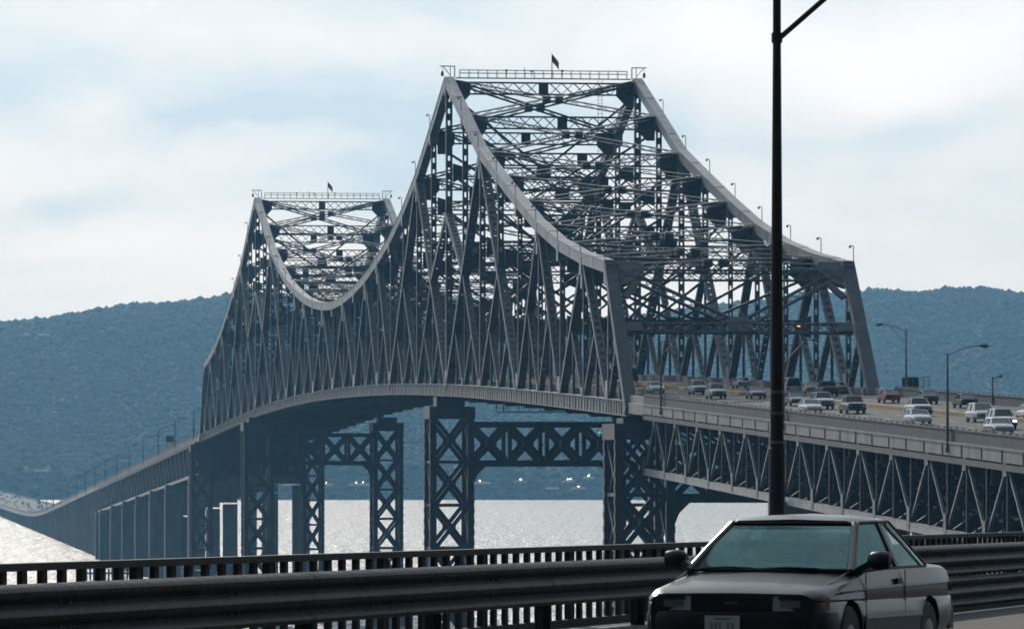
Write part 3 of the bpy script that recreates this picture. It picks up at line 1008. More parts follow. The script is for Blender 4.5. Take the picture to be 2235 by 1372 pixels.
# ------------------------------------------------------------------ deck truss approaches
def approach(root, s0, s1, pan, depth, sup, near=True, pier_to=None, lines=(0, 9.45, 18.9, 28.35)):
    """deck trusses from s0 to s1; sup: stations that have a pier"""
    n = int(round((s1 - s0) / pan)); pn = (s1 - s0) / n
    fz = MB()
    rd_ = floor_for(root, s0, s1, pn, deep=1.2)
    for li, l in enumerate(lines):
        tr_ = empty('deck_truss'); tr_.parent = root; tr_.location = P(s0, l, D(s0, l)) - root.location
        for i in range(n + 1):
            s = s0 + i * pn
            if True:
                base = MB(); base.box(P(s, l, D(s, l) - depth + 0.75), TR * 0.30, AX * 0.55, UP * 0.95)
                part(base, 'gusset_plate', M['steel'], tr_)
                if i < n:
                    base = MB(); base.box(P(s + pn / 2, l, D(s + pn / 2, l) - 1.6), TR * 0.28, AX * 0.7, UP * 0.6); part(base, 'gusset_plate', M['steel'], tr_)
        def sub(name, m, f):
            mb = MB(); f(mb); return part(mb, name, m, tr_)
        for i in range(n):
            a, b = s0 + i * pn, s0 + (i + 1) * pn
            p, q = P(a, l, D(a, l) - depth), P(b, l, D(b, l) - depth)
            sub('bottom_chord', M['steel_chord'], lambda mb: (mb.bar(p, q, UP, 0.7, 0.5), mb.bar(p + UP * 0.38, q + UP * 0.38, UP, 0.05, 0.6)))
            m_ = P((a + b) / 2, l, D((a + b) / 2, l) - 1.3)
            if li in (0, 3) or near:
                sub('diagonal', M['steel_chord'], lambda mb: mb.bar(p + UP * 0.4, m_, UP, 0.23, 0.23))
                sub('diagonal', M['steel_chord'], lambda mb: mb.bar(q + UP * 0.4, m_, UP, 0.23, 0.23))
                sub('hanger', M['steel'], lambda mb: mb.bar(p, P(a, l, D(a, l) - 1.3), TR, 0.16, 0.16))
                sub('hanger', M['steel'], lambda mb: (mb.bar(P((a + b) / 2, l, D((a + b) / 2, l) - depth), m_, TR, 0.16, 0.16),))
            if li not in (0, 3):
                pass
        sub('top_chord', M['pier_steel'], lambda mb: strip(mb, s0, s1, l - 0.35, l + 0.35, -1.75 if li in (0, 3) else -1.6, -1.26))
    # cross frames
    for i in range(2 * n + 1):
        s = s0 + i * pn / 2
        mb = MB()
        for j in range(3):
            la, lb_ = lines[j] + 0.36, lines[j + 1] - 0.36
            dk = D(s, la)
            mb.bar(P(s - 0.1, la, dk - depth + 0.2), P(s - 0.1, lb_, dk - 1.7), UP, 0.34, 0.16)
            mb.bar(P(s + 0.1, lb_, dk - depth + 0.2), P(s + 0.1, la, dk - 1.7), UP, 0.34, 0.16)
            mb.bar(P(s, la, dk - depth + 0.1), P(s, lb_, dk - depth + 0.1), UP, 0.5, 0.3)
            mb.bar(P(s, la, dk - 2.2), P(s, lb_, dk - 2.2), UP, 1.0, 0.12)
            mb.bar(P(s, (la + lb_) / 2, dk - depth + 0.2), P(s, (la + lb_) / 2, dk - 1.8), TR, 0.4, 0.2)
        part(mb, 'cross_frame', M['pier_steel'], root)
    # bottom laterals
    mb = MB()
    for i in range(n):
        a, b = s0 + i * pn, s0 + (i + 1) * pn
        for j in range(3):
            mb.bar(P(a, lines[j], D(a, lines[j]) - depth - 0.05), P(b, lines[j + 1], D(b, lines[j + 1]) - depth - 0.05), UP, 0.2, 0.3)
            mb.bar(P(a, lines[j + 1], D(a, lines[j + 1]) - depth - 0.3), P(b, lines[j], D(b, lines[j]) - depth - 0.3), UP, 0.2, 0.3)
    part(mb, 'bottom_bracing', M['pier_steel'], root)
    # fascia and parapet, bay by bay
    for l, sg in ((0, -1), (W, 1)):
        nb = int(round((s1 - s0) / 7.3)); bs = (s1 - s0) / nb
        for i in range(nb):
            a, b = s0 + i * bs, s0 + (i + 1) * bs
            mb = MB()
            strip(mb, a + 0.02, b - 0.02, l + sg * 0.1 - 0.3, l + sg * 0.1 + 0.3, -1.12, -0.02)
            strip(mb, a + 0.01, b - 0.01, l + sg * 0.42 - 0.06, l + sg * 0.42 + 0.06, -0.16, 0.0)
            mb.box(P(a + 0.3, l + sg * 0.43, D(a, l + sg * 0.43) - 0.68), TR * 0.04, AX * 0.06, UP * 0.5)
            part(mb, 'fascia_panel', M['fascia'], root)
        mb = MB()
        strip(mb, s0, s1, l + sg * 0.1 - 0.14, l + sg * 0.1 + 0.14, 0.0, 0.95)
        strip(mb, s0, s1, l + sg * 0.1 - 0.2, l + sg * 0.1 + 0.2, 0.90, 1.02)
        strip(mb, s0, s1, l + sg * 0.1 - 0.06, l + sg * 0.1 + 0.06, 1.14, 1.20)
        s = s0
        while s < s1:
            mb.box(P(s, l + sg * 0.1, D(s, l + sg * 0.1) + 1.08), TR * 0.05, AX * 0.05, UP * 0.07); s += 2.4
        part(mb, 'parapet', M['barrier'], root)
    # concrete piers
    for s in sup:
        mb = MB(); mb.box(P(s, W / 2, D(s, W / 2) - depth - 1.5), TR * (W / 2 + 1.5), AX * 1.6, UP * 1.0)
        pr = part(mb, 'concrete_pier', M['concrete'], root)
        for l in (0.6, W - 0.6):
            mb = MB()
            top = deck(s) - depth - 2.5; bot = -EYE - 1
            mb.box(P(s, l, (top + bot) / 2), TR * 2.2, AX * 1.5, UP * ((top - bot) / 2))
            part(mb, 'column', M['concrete'], pr)
            mb = MB(); mb.box(P(s, l, D(s, l) - depth - 0.47 + 0.0), TR * 0.5, AX * 0.6, UP * 0.03)
            part(mb, 'bearing', M['pier_steel'], pr)

va = empty('approach_viaduct', P(498, W / 2, D(498, W / 2)))
tag(va, 'near approach viaduct on white-edged deck trusses, running off the frame beside the sedan', 'viaduct')
approach(va, 352.6, 588.0, 14.71, 7.6, (352.6, 426.2, 499.8))
vb = empty('approach_viaduct', P(1345, W / 2, D(1345, W / 2)))
tag(vb, 'far approach viaduct descending from the far end of the bridge on tall concrete piers', 'viaduct')
approach(vb, 1345.0, 1885.0, 18.0, 9.5, (1362, 1463, 1540, 1617, 1694, 1771, 1848, 1880), near=False)

# near end: short fill between viaduct and portal, far end the same
for root, a, b in ((va, 588.0, SK(-9)), (vb, SK(27), 1345.0)):
    mb = MB(); strip(mb, a, b, 0.75, W - 0.75, -0.5, 0.0)
    part(mb, 'end_slab', M['asphalt'], root)
    for l in (0, W):
        mb = MB(); strip(mb, a, b, l - 0.4, l + 0.4, -1.25, -0.02); strip(mb, a, b, l - 0.14, l + 0.14, 0.0, 0.8)
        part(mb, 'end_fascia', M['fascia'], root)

# low trestle carrying the road on towards the far shore
tr3 = empty('trestle', P(1885, W / 2, D(1885, W / 2)))
tag(tr3, 'long low trestle carrying the road across the water to the far shore', 'viaduct')
mb = MB(); strip(mb, 1885, 4330, 0.2, W - 0.2, -0.9, 0.0, 25); part(mb, 'road_deck', M['asphalt'], tr3)
for l in (0, W):
    s = 1885.0
    while s < 4330:
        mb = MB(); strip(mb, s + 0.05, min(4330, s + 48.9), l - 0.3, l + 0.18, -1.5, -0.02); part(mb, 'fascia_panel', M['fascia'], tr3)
        s += 48.9
    mb = MB(); strip(mb, 1885, 4330, l - 0.15, l + 0.12, 0.0, 1.0, 25); part(mb, 'parapet', M['barrier'], tr3)
s = 1892.0
while s < 4320:
    mb = MB()
    dk = deck(s)
    mb.box(P(s, W / 2, dk - 2.2), TR * (W / 2), AX * 0.8, UP * 0.7)
    for j in range(7):
        l = 1.2 + j * (W - 2.4) / 6
        mb.box(P(s, l, (dk - 2.9 - EYE - 1) / 2), TR * 0.7, AX * 0.55, UP * ((dk - 2.9 + EYE + 1) / 2))
    part(mb, 'pile_bent', M['concrete'], tr3)
    s += 11.0 if s < 2600 else 16.0

# ------------------------------------------------------------------ street lamps
def make_lamp(H, arm, pole_r=0.13, m=None, brace=True, seg=False):
    m = m or M['lamp_grey']
    root = empty('street_lamp')
    mb = MB()
    mb.tube([V((0, 0, 0)), V((0, 0, 0.4)), V((0, 0, 0.42)), V((0, 0, H))], [pole_r * 1.5, pole_r * 1.5, pole_r, pole_r * 0.55], 12)
    mb.build('pole', m, root, True)
    mb = MB()
    pts = []
    for i in range(9):
        t = i / 8
        pts.append(V((arm * t, 0, H - 0.15 + 0.75 * math.sin(t * math.pi / 2))))
    mb.tube(pts, pole_r * 0.34, 6)
    if brace: mb.tube([V((0, 0, H - 1.6)), V((arm * 0.3, 0, H - 0.75)), V((arm * 0.72, 0, H + 0.45))], pole_r * 0.25, 6)
    mb.build('arm', m, root, True)
    mb = MB()
    c = V((arm + 0.3, 0, H + 0.6))
    mb.tube([c + V((-0.42, 0, 0.0)), c + V((-0.25, 0, 0.03)), c + V((0.1, 0, 0.02)), c + V((0.38, 0, -0.02)), c + V((0.45, 0, -0.03))], [0.06, 0.13, 0.17, 0.12, 0.03], 10)
    h = mb.build('luminaire', m, root, True)
    mb = MB(); mb.tube([c + V((0.08, 0, -0.1)), c + V((0.08, 0, -0.24))], [0.16, 0.09], 10)
    mb.build('lens', M['glass_lens'], h, True)
    return root
lp = make_lamp(8.0, 2.7)
first = True
near_l = [('on the near parapet, tall and clear right of the black pole', 424.2), ('on the near parapet, mostly behind the thick black pole', 498.7), ('on the near parapet, closest to the bridge portal', 574.3)]
for lab, s in near_l:
    o = lp if first else copy_tree(lp)
    first = False
    o.location = P(s, -0.45, D(s, -0.45) - 0.9)
    o.rotation_euler = (0, 0, TH + R(2))
    tag(o, 'single-arm street lamp ' + lab, 'street lamp', 'street lamps along the bridge road')
o = copy_tree(lp); s = 582; 
o.location = P(584, W + 0.45, D(584, W + 0.45) - 0.5); o.rotation_euler = (0, 0, TH + math.pi)
tag(o, 'single-arm street lamp on the far parapet, its arm reaching toward the bridge', 'street lamp', 'street lamps along the bridge road')
lpf = make_lamp(8.0, 2.2, pole_r=0.2, m=M['dark'])
for i in range(14):
    s = 1359 + i * 78.5
    o = lpf if i == 0 else copy_tree(lpf); o.location = P(s, -0.3, D(s, -0.3) - 0.5); o.rotation_euler = (0, 0, TH)
    tag(o, 'tiny distant street lamp on the descending far road, %s beyond the bridge' % ords[i], 'street lamp', 'street lamps along the far descending road')
# short bracket post near the right edge
sp = empty('camera_post', P(537, W - 0.1, D(537, W - 0.1)))
mb = MB(); mb.tube([V((0, 0, 0)), V((0, 0, 2.9))], [0.09, 0.07], 8); mb.build('pole', M['lamp_grey'], sp)
mb = MB(); mb.bar(V((0, 0, 2.75)), V((0.85, 0, 2.95)), UP, 0.12, 0.12); mb.bar(V((0.45, 0, 1.9)), V((0.8, 0, 2.9)), TR, 0.06, 0.06); mb.box(V((0.85, 0, 2.95)), V((0.14, 0, 0)), V((0, 0.12, 0)), V((0, 0, 0.12)))
mb.build('bracket', M['lamp_grey'], sp)
tag(sp, 'short post with a small bracket on the far parapet near the right edge', 'post')
# dark screen fence by the portal foot
fc = empty('screen_fence', P(587, W + 0.6, D(587, W + 0.6)))
for i in range(5):
    mb = MB()
    c = P(587, W + 0.9 + i * 0.62, D(587, W + 0.9 + i * 0.62) + 0.9)
    if i < 3: mb.box(c, TR * 0.29, AX * 0.06, UP * 1.25)
    else:
        for z in (-1.2, 1.2): mb.bar(c - TR * 0.3 + UP * z, c + TR * 0.3 + UP * z, UP, 0.07, 0.07)
        for x in (-0.3, 0.3): mb.bar(c + TR * x - UP * 1.2, c + TR * x + UP * 1.2, TR, 0.06, 0.06)
        for j in range(8): mb.bar(c - TR * 0.3 + UP * (-1.2 + j * 0.3), c + TR * 0.3 + UP * (-1.2 + j * 0.3 + 0.3), UP, 0.03, 0.03)
    o = mb.build('fence_panel', M['dark'], fc); o.location = -fc.location
tag(fc, 'dark screen fence at the foot of the portal post beside the road', 'fence')
# box sign on the far road
sg_ = empty('road_sign', P(1515, 3, D(1515, 3)))
mb = MB()
for x in (-0.8, 0.8): mb.bar(V((x, 0, 0)), V((x, 0, 5)), UP, 0.12, 0.12)
mb.build('leg', M['dark'], sg_)
mb = MB(); mb.box(V((0, 0, 4.7)), V((1.1, 0, 0)), V((0, 0.12, 0)), V((0, 0, 0.9))); mb.build('panel', M['dark'], sg_)
tag(sg_, 'dark square sign standing over the far descending road', 'road sign')

# ------------------------------------------------------------------ vehicles on the bridge
PAINT = {}
def paint(key, col, metal=0.0):
    if key not in PAINT: PAINT[key] = mat('car_paint_' + key, col, 0.28, metal=metal, coat=0.6)
    return PAINT[key]
M['car_glass'] = mat('dark_window_glass', (0.015, 0.02, 0.025), 0.08, spec=0.45)
M['tail'] = mat('tail_lamp', (0.35, 0.02, 0.02), 0.3)
M['lampglass'] = mat('headlamp_glass', (0.45, 0.47, 0.48), 0.12, spec=0.8)
M['hub'] = mat('wheel_rim', (0.10, 0.10, 0.105), 0.5, metal=0.4)

def loft(mb, secs, closed_ends=True):
    """secs: list of (x, half profile [(y, z) ... from bottom centre round to top centre])"""
    o = len(mb.v); n = None
    for x, hp in secs:
        ring = [(x, y, z) for y, z in hp] + [(x, -y, z) for y, z in reversed(hp) if abs(y) > 1e-6]
        n = len(ring); mb.v += ring
    for i in range(len(secs) - 1):
        a = o + i * n; b = a + n
        for k in range(n):
            mb.f.append((a + k, a + (k + 1) % n, b + (k + 1) % n, b + k))
    if closed_ends:
        mb.f.append(tuple(o + k for k in reversed(range(n))))
        mb.f.append(tuple(o + (len(secs) - 1) * n + k for k in range(n)))

SHAPES = {   # length, width, waist, roof, nose height, (cabin base rear, roof rear, roof front, cabin base front)
    'sedan': (4.7, 1.78, 0.95, 1.42, 0.72, (-1.95, -1.15, 0.25, 1.05)),
    'suv': (4.7, 1.88, 1.12, 1.78, 0.98, (-2.25, -2.05, 0.35, 1.0)),
    'van': (5.3, 1.98, 1.15, 2.15, 0.95, (-2.6, -2.5, 1.0, 1.8)),
    'minivan': (4.9, 1.92, 1.05, 1.75, 0.85, (-2.3, -2.1, 0.6, 1.6)),
    'pickup': (5.3, 1.92, 1.12, 1.75, 1.0, (-0.75, -0.5, 0.45, 1.05)),
}
def car_bits(kind):
    L, w, wz, rz_, nz, (c0, c1, c2, c3) = SHAPES[kind]
    hw = w / 2; hl = L / 2; bits = {}
    mb = MB()
    def sec(x, ww, zt, zb=0.28):
        return (x, [(0, zb), (ww - 0.1, zb), (ww, zb + 0.14), (ww, zt - 0.22), (ww - 0.07, zt - 0.04), (ww - 0.22, zt), (0, zt + 0.02)])
    rear = wz if kind != 'pickup' else wz
    loft(mb, [sec(-hl, hw - 0.16, rear - 0.12, 0.4), sec(-hl + 0.12, hw - 0.04, rear - 0.03), sec(c0, hw, rear), sec(c3, hw, wz), sec(hl - 0.5, hw - 0.02, (nz + wz) / 2 + 0.02), sec(hl - 0.12, hw - 0.08, nz), sec(hl, hw - 0.2, nz - 0.14, 0.4)])
    bits['body'] = mb
    mb = MB()
    ins = 0.13 if kind in ('sedan',) else 0.1
    def csec(x, y0, z0, y1, z1): return (x, [(0, z0), (y0, z0), ((y0 + y1) / 2 + 0.01, (z0 + z1) / 2), (y1, z1 - 0.05), (y1 - 0.12, z1), (0, z1 + 0.02)])
    mb = MB(); yb = hw - 0.06; yt = hw - 0.06 - (rz_ - wz) * 0.32
    pts_b = [(c0, yb), (c3, yb - 0.02)]; 
    # roof skin and pillars, glass between them
    mb.add([(c1, yt, rz_ - 0.06), (c2, yt, rz_ - 0.06), (c2, -yt, rz_ - 0.06), (c1, -yt, rz_ - 0.06), (c1 + 0.06, yt - 0.14, rz_), (c2 - 0.08, yt - 0.14, rz_), (c2 - 0.08, -yt + 0.14, rz_), (c1 + 0.06, -yt + 0.14, rz_)],
           [(0, 1, 5, 4), (1, 2, 6, 5), (2, 3, 7, 6), (3, 0, 4, 7), (4, 5, 6, 7), (3, 2, 1, 0)])
    for sg in (-1, 1):
        for (xb, xt) in ((c0, c1), (c3, c2), ((c0 + c3) / 2 - 0.1, (c1 + c2) / 2)):
            mb.bar(V((xb, sg * yb, wz - 0.03)), V((xt, sg * yt, rz_ - 0.05)), V((1, 0, 0)), 0.09, 0.07)
    bits['roof'] = mb
    g = MB(); k = 0.03
    g.add([(c0 + k, yb - 0.02, wz - 0.02), (c3 - k, yb - 0.04, wz - 0.02), (c2 - k, yt - 0.015, rz_ - 0.07), (c1 + k, yt - 0.015, rz_ - 0.07),
           (c0 + k, -yb + 0.02, wz - 0.02), (c3 - k, -yb + 0.04, wz - 0.02), (c2 - k, -yt + 0.015, rz_ - 0.07), (c1 + k, -yt + 0.015, rz_ - 0.07)],
          [(0, 1, 2, 3), (7, 6, 5, 4), (1, 5, 6, 2), (0, 3, 7, 4), (3, 2, 6, 7), (4, 5, 1, 0)])
    bits['window_glass'] = g
    r = 0.32 if kind == 'sedan' else 0.37
    wh = MB()
    wh.tube([V((0, -0.11, 0)), V((0, -0.1, 0)), V((0, 0.1, 0)), V((0, 0.11, 0))], [r - 0.03, r, r, r - 0.03], 16)
    hb_ = MB(); hb_.tube([V((0, -0.118, 0)), V((0, 0.118, 0))], [r * 0.6, r * 0.6], 12)
    lamp = MB(); lamp.box(V((0, 0, 0)), V((0.05, 0, 0)), V((0, 0.17, 0)), V((0, 0, 0.07)))
    gr = MB(); gr.box(V((hl - 0.0, 0, nz - 0.3)), V((0.03, 0, 0)), V((0, hw - 0.5, 0)), V((0, 0, 0.08)))
    bp = MB()
    bp.box(V((hl - 0.03, 0, 0.42)), V((0.09, 0, 0)), V((0, hw - 0.08, 0)), V((0, 0, 0.11)))
    bp2 = MB(); bp2.box(V((-hl + 0.03, 0, 0.45)), V((0.09, 0, 0)), V((0, hw - 0.08, 0)), V((0, 0, 0.12)))
    me = {k_: v.mesh(k_ + '_' + kind) for k_, v in bits.items()}
    me['wheel'] = wh.mesh('wheel_' + kind); me['hub'] = hb_.mesh('hub_' + kind); me['lamp'] = lamp.mesh('lamp_' + kind); me['grille'] = gr.mesh('grille_' + kind); me['bumper'] = bp.mesh('bumper_' + kind); me['bumper2'] = bp2.mesh('rear_bumper_' + kind)
    me['r'] = r
    return me
BITS = {}
def make_car(kind, col, s, l, away, label, lit=False, roofcol=None, dark_bumper=False):
    if kind not in BITS: BITS[kind] = car_bits(kind)
    b = BITS[kind]
    L, w, wz, rz_, nz, cc = SHAPES[kind]
    root = empty('car' if kind in ('sedan',) else kind, P(s, l, D(s, l) + 0.01))
    slope = math.atan((deck(s + 5) - deck(s - 5)) / 10)
    root.rotation_euler = (0, 0, TH + (math.pi / 2 if away else -math.pi / 2))
    def child(name, key, m, loc=(0, 0, 0), par=None):
        me = b[key]
        o = bpy.data.objects.new(name, me); COL.objects.link(o); o.parent = par or root; o.location = loc
        if not me.materials: me.materials.append(None)
        o.material_slots[0].link = 'OBJECT'; o.material_slots[0].material = m
        return o
    pm = paint(*col) if isinstance(col, tuple) else col
    child('body', 'body', pm); child('roof', 'roof', pm); child('window_glass', 'window_glass', M['car_glass'])
    for x in (L * 0.3, -L * 0.3):
        for y in (w / 2 - 0.115, -w / 2 + 0.115):
            o = child('wheel', 'wheel', M['black'], (x, y, b['r']))
            child('rim', 'hub', M['hub'], (0, 0, 0), o)
    for y in (w / 2 - 0.3, -w / 2 + 0.3):
        child('headlight', 'lamp', M['headlamp_on'] if lit and y > 0 else M['lampglass'], (L / 2 - 0.03, y, nz - 0.28))
        child('tail_light', 'lamp', M['tail'], (-L / 2 + 0.03, y, wz - 0.3))
    child('grille', 'grille', M['dark']); 
    child('bumper', 'bumper', M['dark'] if dark_bumper else pm); child('bumper', 'bumper2', M['dark'] if dark_bumper else pm)
    cat = {'sedan': 'car', 'suv': 'SUV', 'van': 'van', 'minivan': 'minivan', 'pickup': 'pickup truck'}[kind]
    tag(root, label, cat, 'vehicles on the bridge road')
WHT = ('white', (0.75, 0.76, 0.77)); SIL = ('silver', (0.42, 0.44, 0.46), 0.5); BLK = ('black', (0.015, 0.016, 0.02)); RED = ('red', (0.28, 0.02, 0.025)); GRY = ('grey', (0.13, 0.14, 0.15), 0.4); BLU = ('blue', (0.03, 0.05, 0.10), 0.3)
cars = [
 ('sedan', WHT, 645, 9.9, 0, 'white sedan beside the portal foot, one headlamp glinting', 1),
 ('sedan', SIL, 706, 14.0, 0, 'silver sedan half hidden by the left portal post inside the truss', 0),
 ('van', BLK, 735, 20.0, 1, 'black van driving away just inside the truss', 0),
 ('suv', SIL, 629, 12.6, 0, 'silver SUV coming off the bridge, left of a white boxy car', 0),
 ('suv', WHT, 604, 10.6, 0, 'white boxy wagon just right of a silver SUV, under the portal beam', 0),
 ('sedan', SIL, 662, 23.5, 1, 'small silver sedan driving away along the far barrier', 0),
 ('sedan', GRY, 598, 14.2, 0, 'dark grey sedan with a glowing headlamp just left of the black pole', 2),
 ('van', WHT, 606, 19.6, 1, 'tall white van partly behind the black pole', 0),
 ('sedan', BLU, 558, 11.5, 0, 'dark car with a pale roof immediately right of the black pole', 0),
 ('sedan', SIL, 612, 23.0, 1, 'silver sedan driving away right of the white van', 0),
 ('pickup', BLK, 600, 22.8, 1, 'black pickup driving away in the far lanes near the right portal foot', 0),
 ('sedan', SIL, 612, 26.2, 1, 'silver sedan in the farthest lane by the right portal foot', 0),
 ('sedan', WHT, 524, 6.8, 0, 'white sedan half hidden by the near parapet, right of the black pole', 0),
 ('suv', WHT, 540, 11.0, 0, 'white SUV immediately behind a black pickup', 0),
 ('pickup', BLK, 519, 10.1, 0, 'black pickup in front of a white SUV in the near lanes', 0),
 ('sedan', RED, 559, 21.8, 1, 'dark red sedan driving away left of the far street lamp', 0),
 ('pickup', WHT, 503, 13.4, 0, 'white pickup with a black front, above a white sedan', 0),
 ('sedan', WHT, 473, 7.2, 0, 'white sedan low behind the parapet, below a white pickup', 0),
 ('sedan', GRY, 548, 23.6, 1, 'grey sedan in the far lanes behind a white pickup', 0),
 ('sedan', BLK, 528, 23.4, 1, 'dark sedan driving away right of the tall near street lamp', 0),
 ('minivan', SIL, 476, 13.6, 0, 'silver minivan just behind an SUV with a bright headlamp', 0),
 ('suv', WHT, 452, 10.2, 0, 'white SUV with black front and one bright headlamp at the right edge', 1),
 ('sedan', SIL, 437, 6.6, 0, 'pale sedan nearest along the parapet at the right edge', 0),
 ('sedan', WHT, 478, 18.6, 1, 'white car cut off by the right edge of the view', 0),
]
for kd, c, s, l, aw, lab, lit in cars:
    make_car(kd, c, s, l, aw, lab, lit == 1, dark_bumper=kd in ('suv', 'pickup'))
# far vehicles glinting on the causeway, too small to show parts: body and glass only
rr = random.Random(11)
far_cols = [WHT, SIL, SIL, WHT, GRY]
n_far = 0
for i in range(74):
    s = 2250 + 1900 * (i / 74.0) + rr.uniform(-12, 12)
    l = rr.choice((3.6, 7.0, 10.5, 14.0, 19.0, 22.5, 26.0))
    root = empty('car', P(s, l, D(s, l) + 0.01)); root.rotation_euler = (0, 0, TH + (math.pi / 2 if l > 16.5 else -math.pi / 2))
    b = BITS['sedan'] if rr.random() < 0.7 else BITS['suv']
    pm = paint(*rr.choice(far_cols))
    for nm_, key, m_ in (('body', 'body', pm), ('roof', 'roof', pm), ('window_glass', 'window_glass', M['car_glass'])):
        o = bpy.data.objects.new(nm_, b[key]); COL.objects.link(o); o.parent = root
        o.material_slots[0].link = 'OBJECT'; o.material_slots[0].material = m_
    tag(root, 'tiny far-off car glinting in the queue on the low causeway', 'car', 'far cars on the causeway')
tk = empty('box_truck', P(1352, 5, D(1352, 5))); tk.rotation_euler = (0, 0, TH - math.pi / 2)
mb = MB(); mb.box(V((-1.2, 0, 2.3)), V((2.6, 0, 0)), V((0, 1.2, 0)), V((0, 0, 1.5))); mb.build('cargo_box', M['flag_white'], tk)
mb = MB(); mb.prism([V((1.5, -1.05, 0.6)), V((3.3, -1.05, 0.6)), V((3.3, -1.05, 1.5)), V((2.7, -1.05, 2.4)), V((1.5, -1.05, 2.4))], V((0, 2.1, 0))); mb.build('cab', M['flag_white'], tk)
for x in (-2.6, 2.5):
    for y in (-0.9, 0.9):
        mb = MB(); mb.tube([V((x, y - 0.12, 0.5)), V((x, y + 0.12, 0.5))], 0.5, 14); mb.build('wheel', M['black'], tk)
tag(tk, 'white box truck leaving the far end of the bridge', 'truck')

# ------------------------------------------------------------------ houses and boats on the far shore
def ray_hill(px, py):
    y = SHORE + 3
    while y < RIDGE_Z:
        X = (px - 1117) * y / F; z = EYE + (HZ - py) * y / F
        if hill_z(X, y) >= z: return V((X, y, hill_z(X, y)))
        y += 4
    return V(((px - 1117) * RIDGE_Z / F, RIDGE_Z, hill_z((px - 1117) * RIDGE_Z / F, RIDGE_Z)))
spots = [(1136, 1062), (1238, 1060), (1244, 1060), (1284, 1055), (1262, 1077), (1046, 1064), (1056, 1064), (792, 1068), (777, 1068), (712, 1069), (632, 1069), (60, 737), (95, 739), (150, 688), (1205, 1077), (665, 1086), (1510, 1070), (90, 1040)]
hv = (sv + V((0, -1, 0.006))).normalized()
for i, (px, py) in enumerate(spots):
    c = ray_hill(px, py)
    hs_ = empty('house', c - UP * 0.8, rz=rr.uniform(-0.1, 0.1))
    wd = rr.uniform(3.5, 6)
    mb = MB(); mb.box(V((0, 0, 1.2)), V((wd, 0, 0)), V((0, 4, 0)), V((0, 0, 2.8))); mb.build('wall', M['house'], hs_)
    mb = MB(); mb.prism([V((-wd - 0.4, -4.4, 3.95)), V((-wd - 0.4, 0, 5.6)), V((-wd - 0.4, 4.4, 3.95))], V((2 * wd + 0.8, 0, 0))); mb.build('roof', M['house'], hs_)
    for x in (-0.5, 0.5):
        mb = MB(); mb.box(V((x * wd, -4.02, 1.8)), V((0.7, 0, 0)), V((0, 0.03, 0)), V((0, 0, 0.8))); mb.build('window', M['car_glass'], hs_)
    if i in (0, 1, 2, 3, 4, 5, 7, 8, 9):
        mb = MB(); u = V((0, 1, 0)).cross(hv).normalized(); w2 = hv.cross(u)
        mb.box(V((0, -1, 6.4)), u * 0.4, w2 * 0.28, hv * 0.05); o = mb.build('glint_mirror', M['roof_metal'], hs_)  # added mirror plate, tilted to throw the sun at the viewer
        o.rotation_euler = (0, 0, -hs_.rotation_euler.z)
    if False: lab = 'pale house showing among the trees high on the left hillside'
    lab = ['house with the brightest glint, seen through the middle of the nearer pier opening', 'left one of two glinting houses side by side, right half of the nearer pier opening', 'right one of two glinting houses side by side, right half of the nearer pier opening',
           'highest glinting house, near the top right of the nearer pier opening', 'low glinting house just above the shoreline, right of the nearer pier opening', 'first glinting house right of the nearer peak\'s left pier leg', 'second glinting house right of the nearer peak\'s left pier leg',
           'bright glinting house against the left edge of the farther pier\'s right leg', 'glinting house a little left of the brightest one in the farther pier opening', 'lone glinting house in the middle of the farther pier opening', 'glinting house at the left end of the farther pier opening',
           'left of two pale houses among the trees high on the left hillside', 'right of two pale houses among the trees high on the left hillside', 'pale house near the crest of the left hillside', 'unlit low house at the water behind the nearer pier opening', 'house at the waterline behind the farther pier\'s left leg',
           'house at the hill foot just right of the portal pier', 'house at the hill foot above the queue of far cars'][i]
    tag(hs_, lab, 'house', 'houses along the far shore')
# timber fender in the water by the far approach piers
fd = empty('timber_fender', P(1560, -12, -EYE))
for i in range(14):
    mb = MB(); mb.tube([V((i * 1.1 - 7, 0, -2)), V((i * 1.1 - 7, 0, 3.4 + 0.5 * (i % 3)))], 0.3, 8); mb.build('pile', M['rusty_pole'], fd)
mb = MB(); mb.box(V((0, -0.4, 2.2)), V((7.6, 0, 0)), V((0, 0.12, 0)), V((0, 0, 0.3))); mb.build('rail_board', M['rusty_pole'], fd)
tag(fd, 'dark timber fender of piles standing in the glittering water', 'fender')

# ------------------------------------------------------------------ the near road, its railing and beam
AL = R(15.0)
RA = V((math.sin(AL), math.cos(AL), 0)); RB = V((math.cos(AL), -math.sin(AL), 0))
TA = math.tan(AL)
def G(z, off, h):                # z: distance in depth along the railing; off: towards the camera side
    p = V((-12.96 + z * TA, z, EYE - 1.45 - 0.00958 * z + h))
    return p + RB * off
RS = (G(1, 0, 0) - G(0, 0, 0)).normalized()
RSU = RS.cross(RB).normalized()
if RSU.z < 0: RSU = -RSU
def gbox(mb, z0, z1, o0, o1, h0, h1):
    pts = []
    for z in (z0, z1):
        for (o_, h) in ((o0, h0), (o1, h0), (o1, h1), (o0, h1)): pts.append(G(z, o_, h))
    mb.add(pts, [(0, 1, 2, 3), (7, 6, 5, 4), (0, 4, 5, 1), (1, 5, 6, 2), (2, 6, 7, 3), (3, 7, 4, 0)])
mb = MB(); gbox(mb, -40, 190, -0.55, 19.0, -0.9, 0.0)
o = mb.build('road', M['asphalt']); tag(o, kind='structure')
mb = MB(); gbox(mb, -40, 190, -0.75, 0.02, 0.004, 0.22)
o = mb.build('kerb', M['concrete']); tag(o, kind='structure')
mb = MB(); gbox(mb, -40, 190, 0.30, 0.42, 0.004, 0.010)
z = 12.0
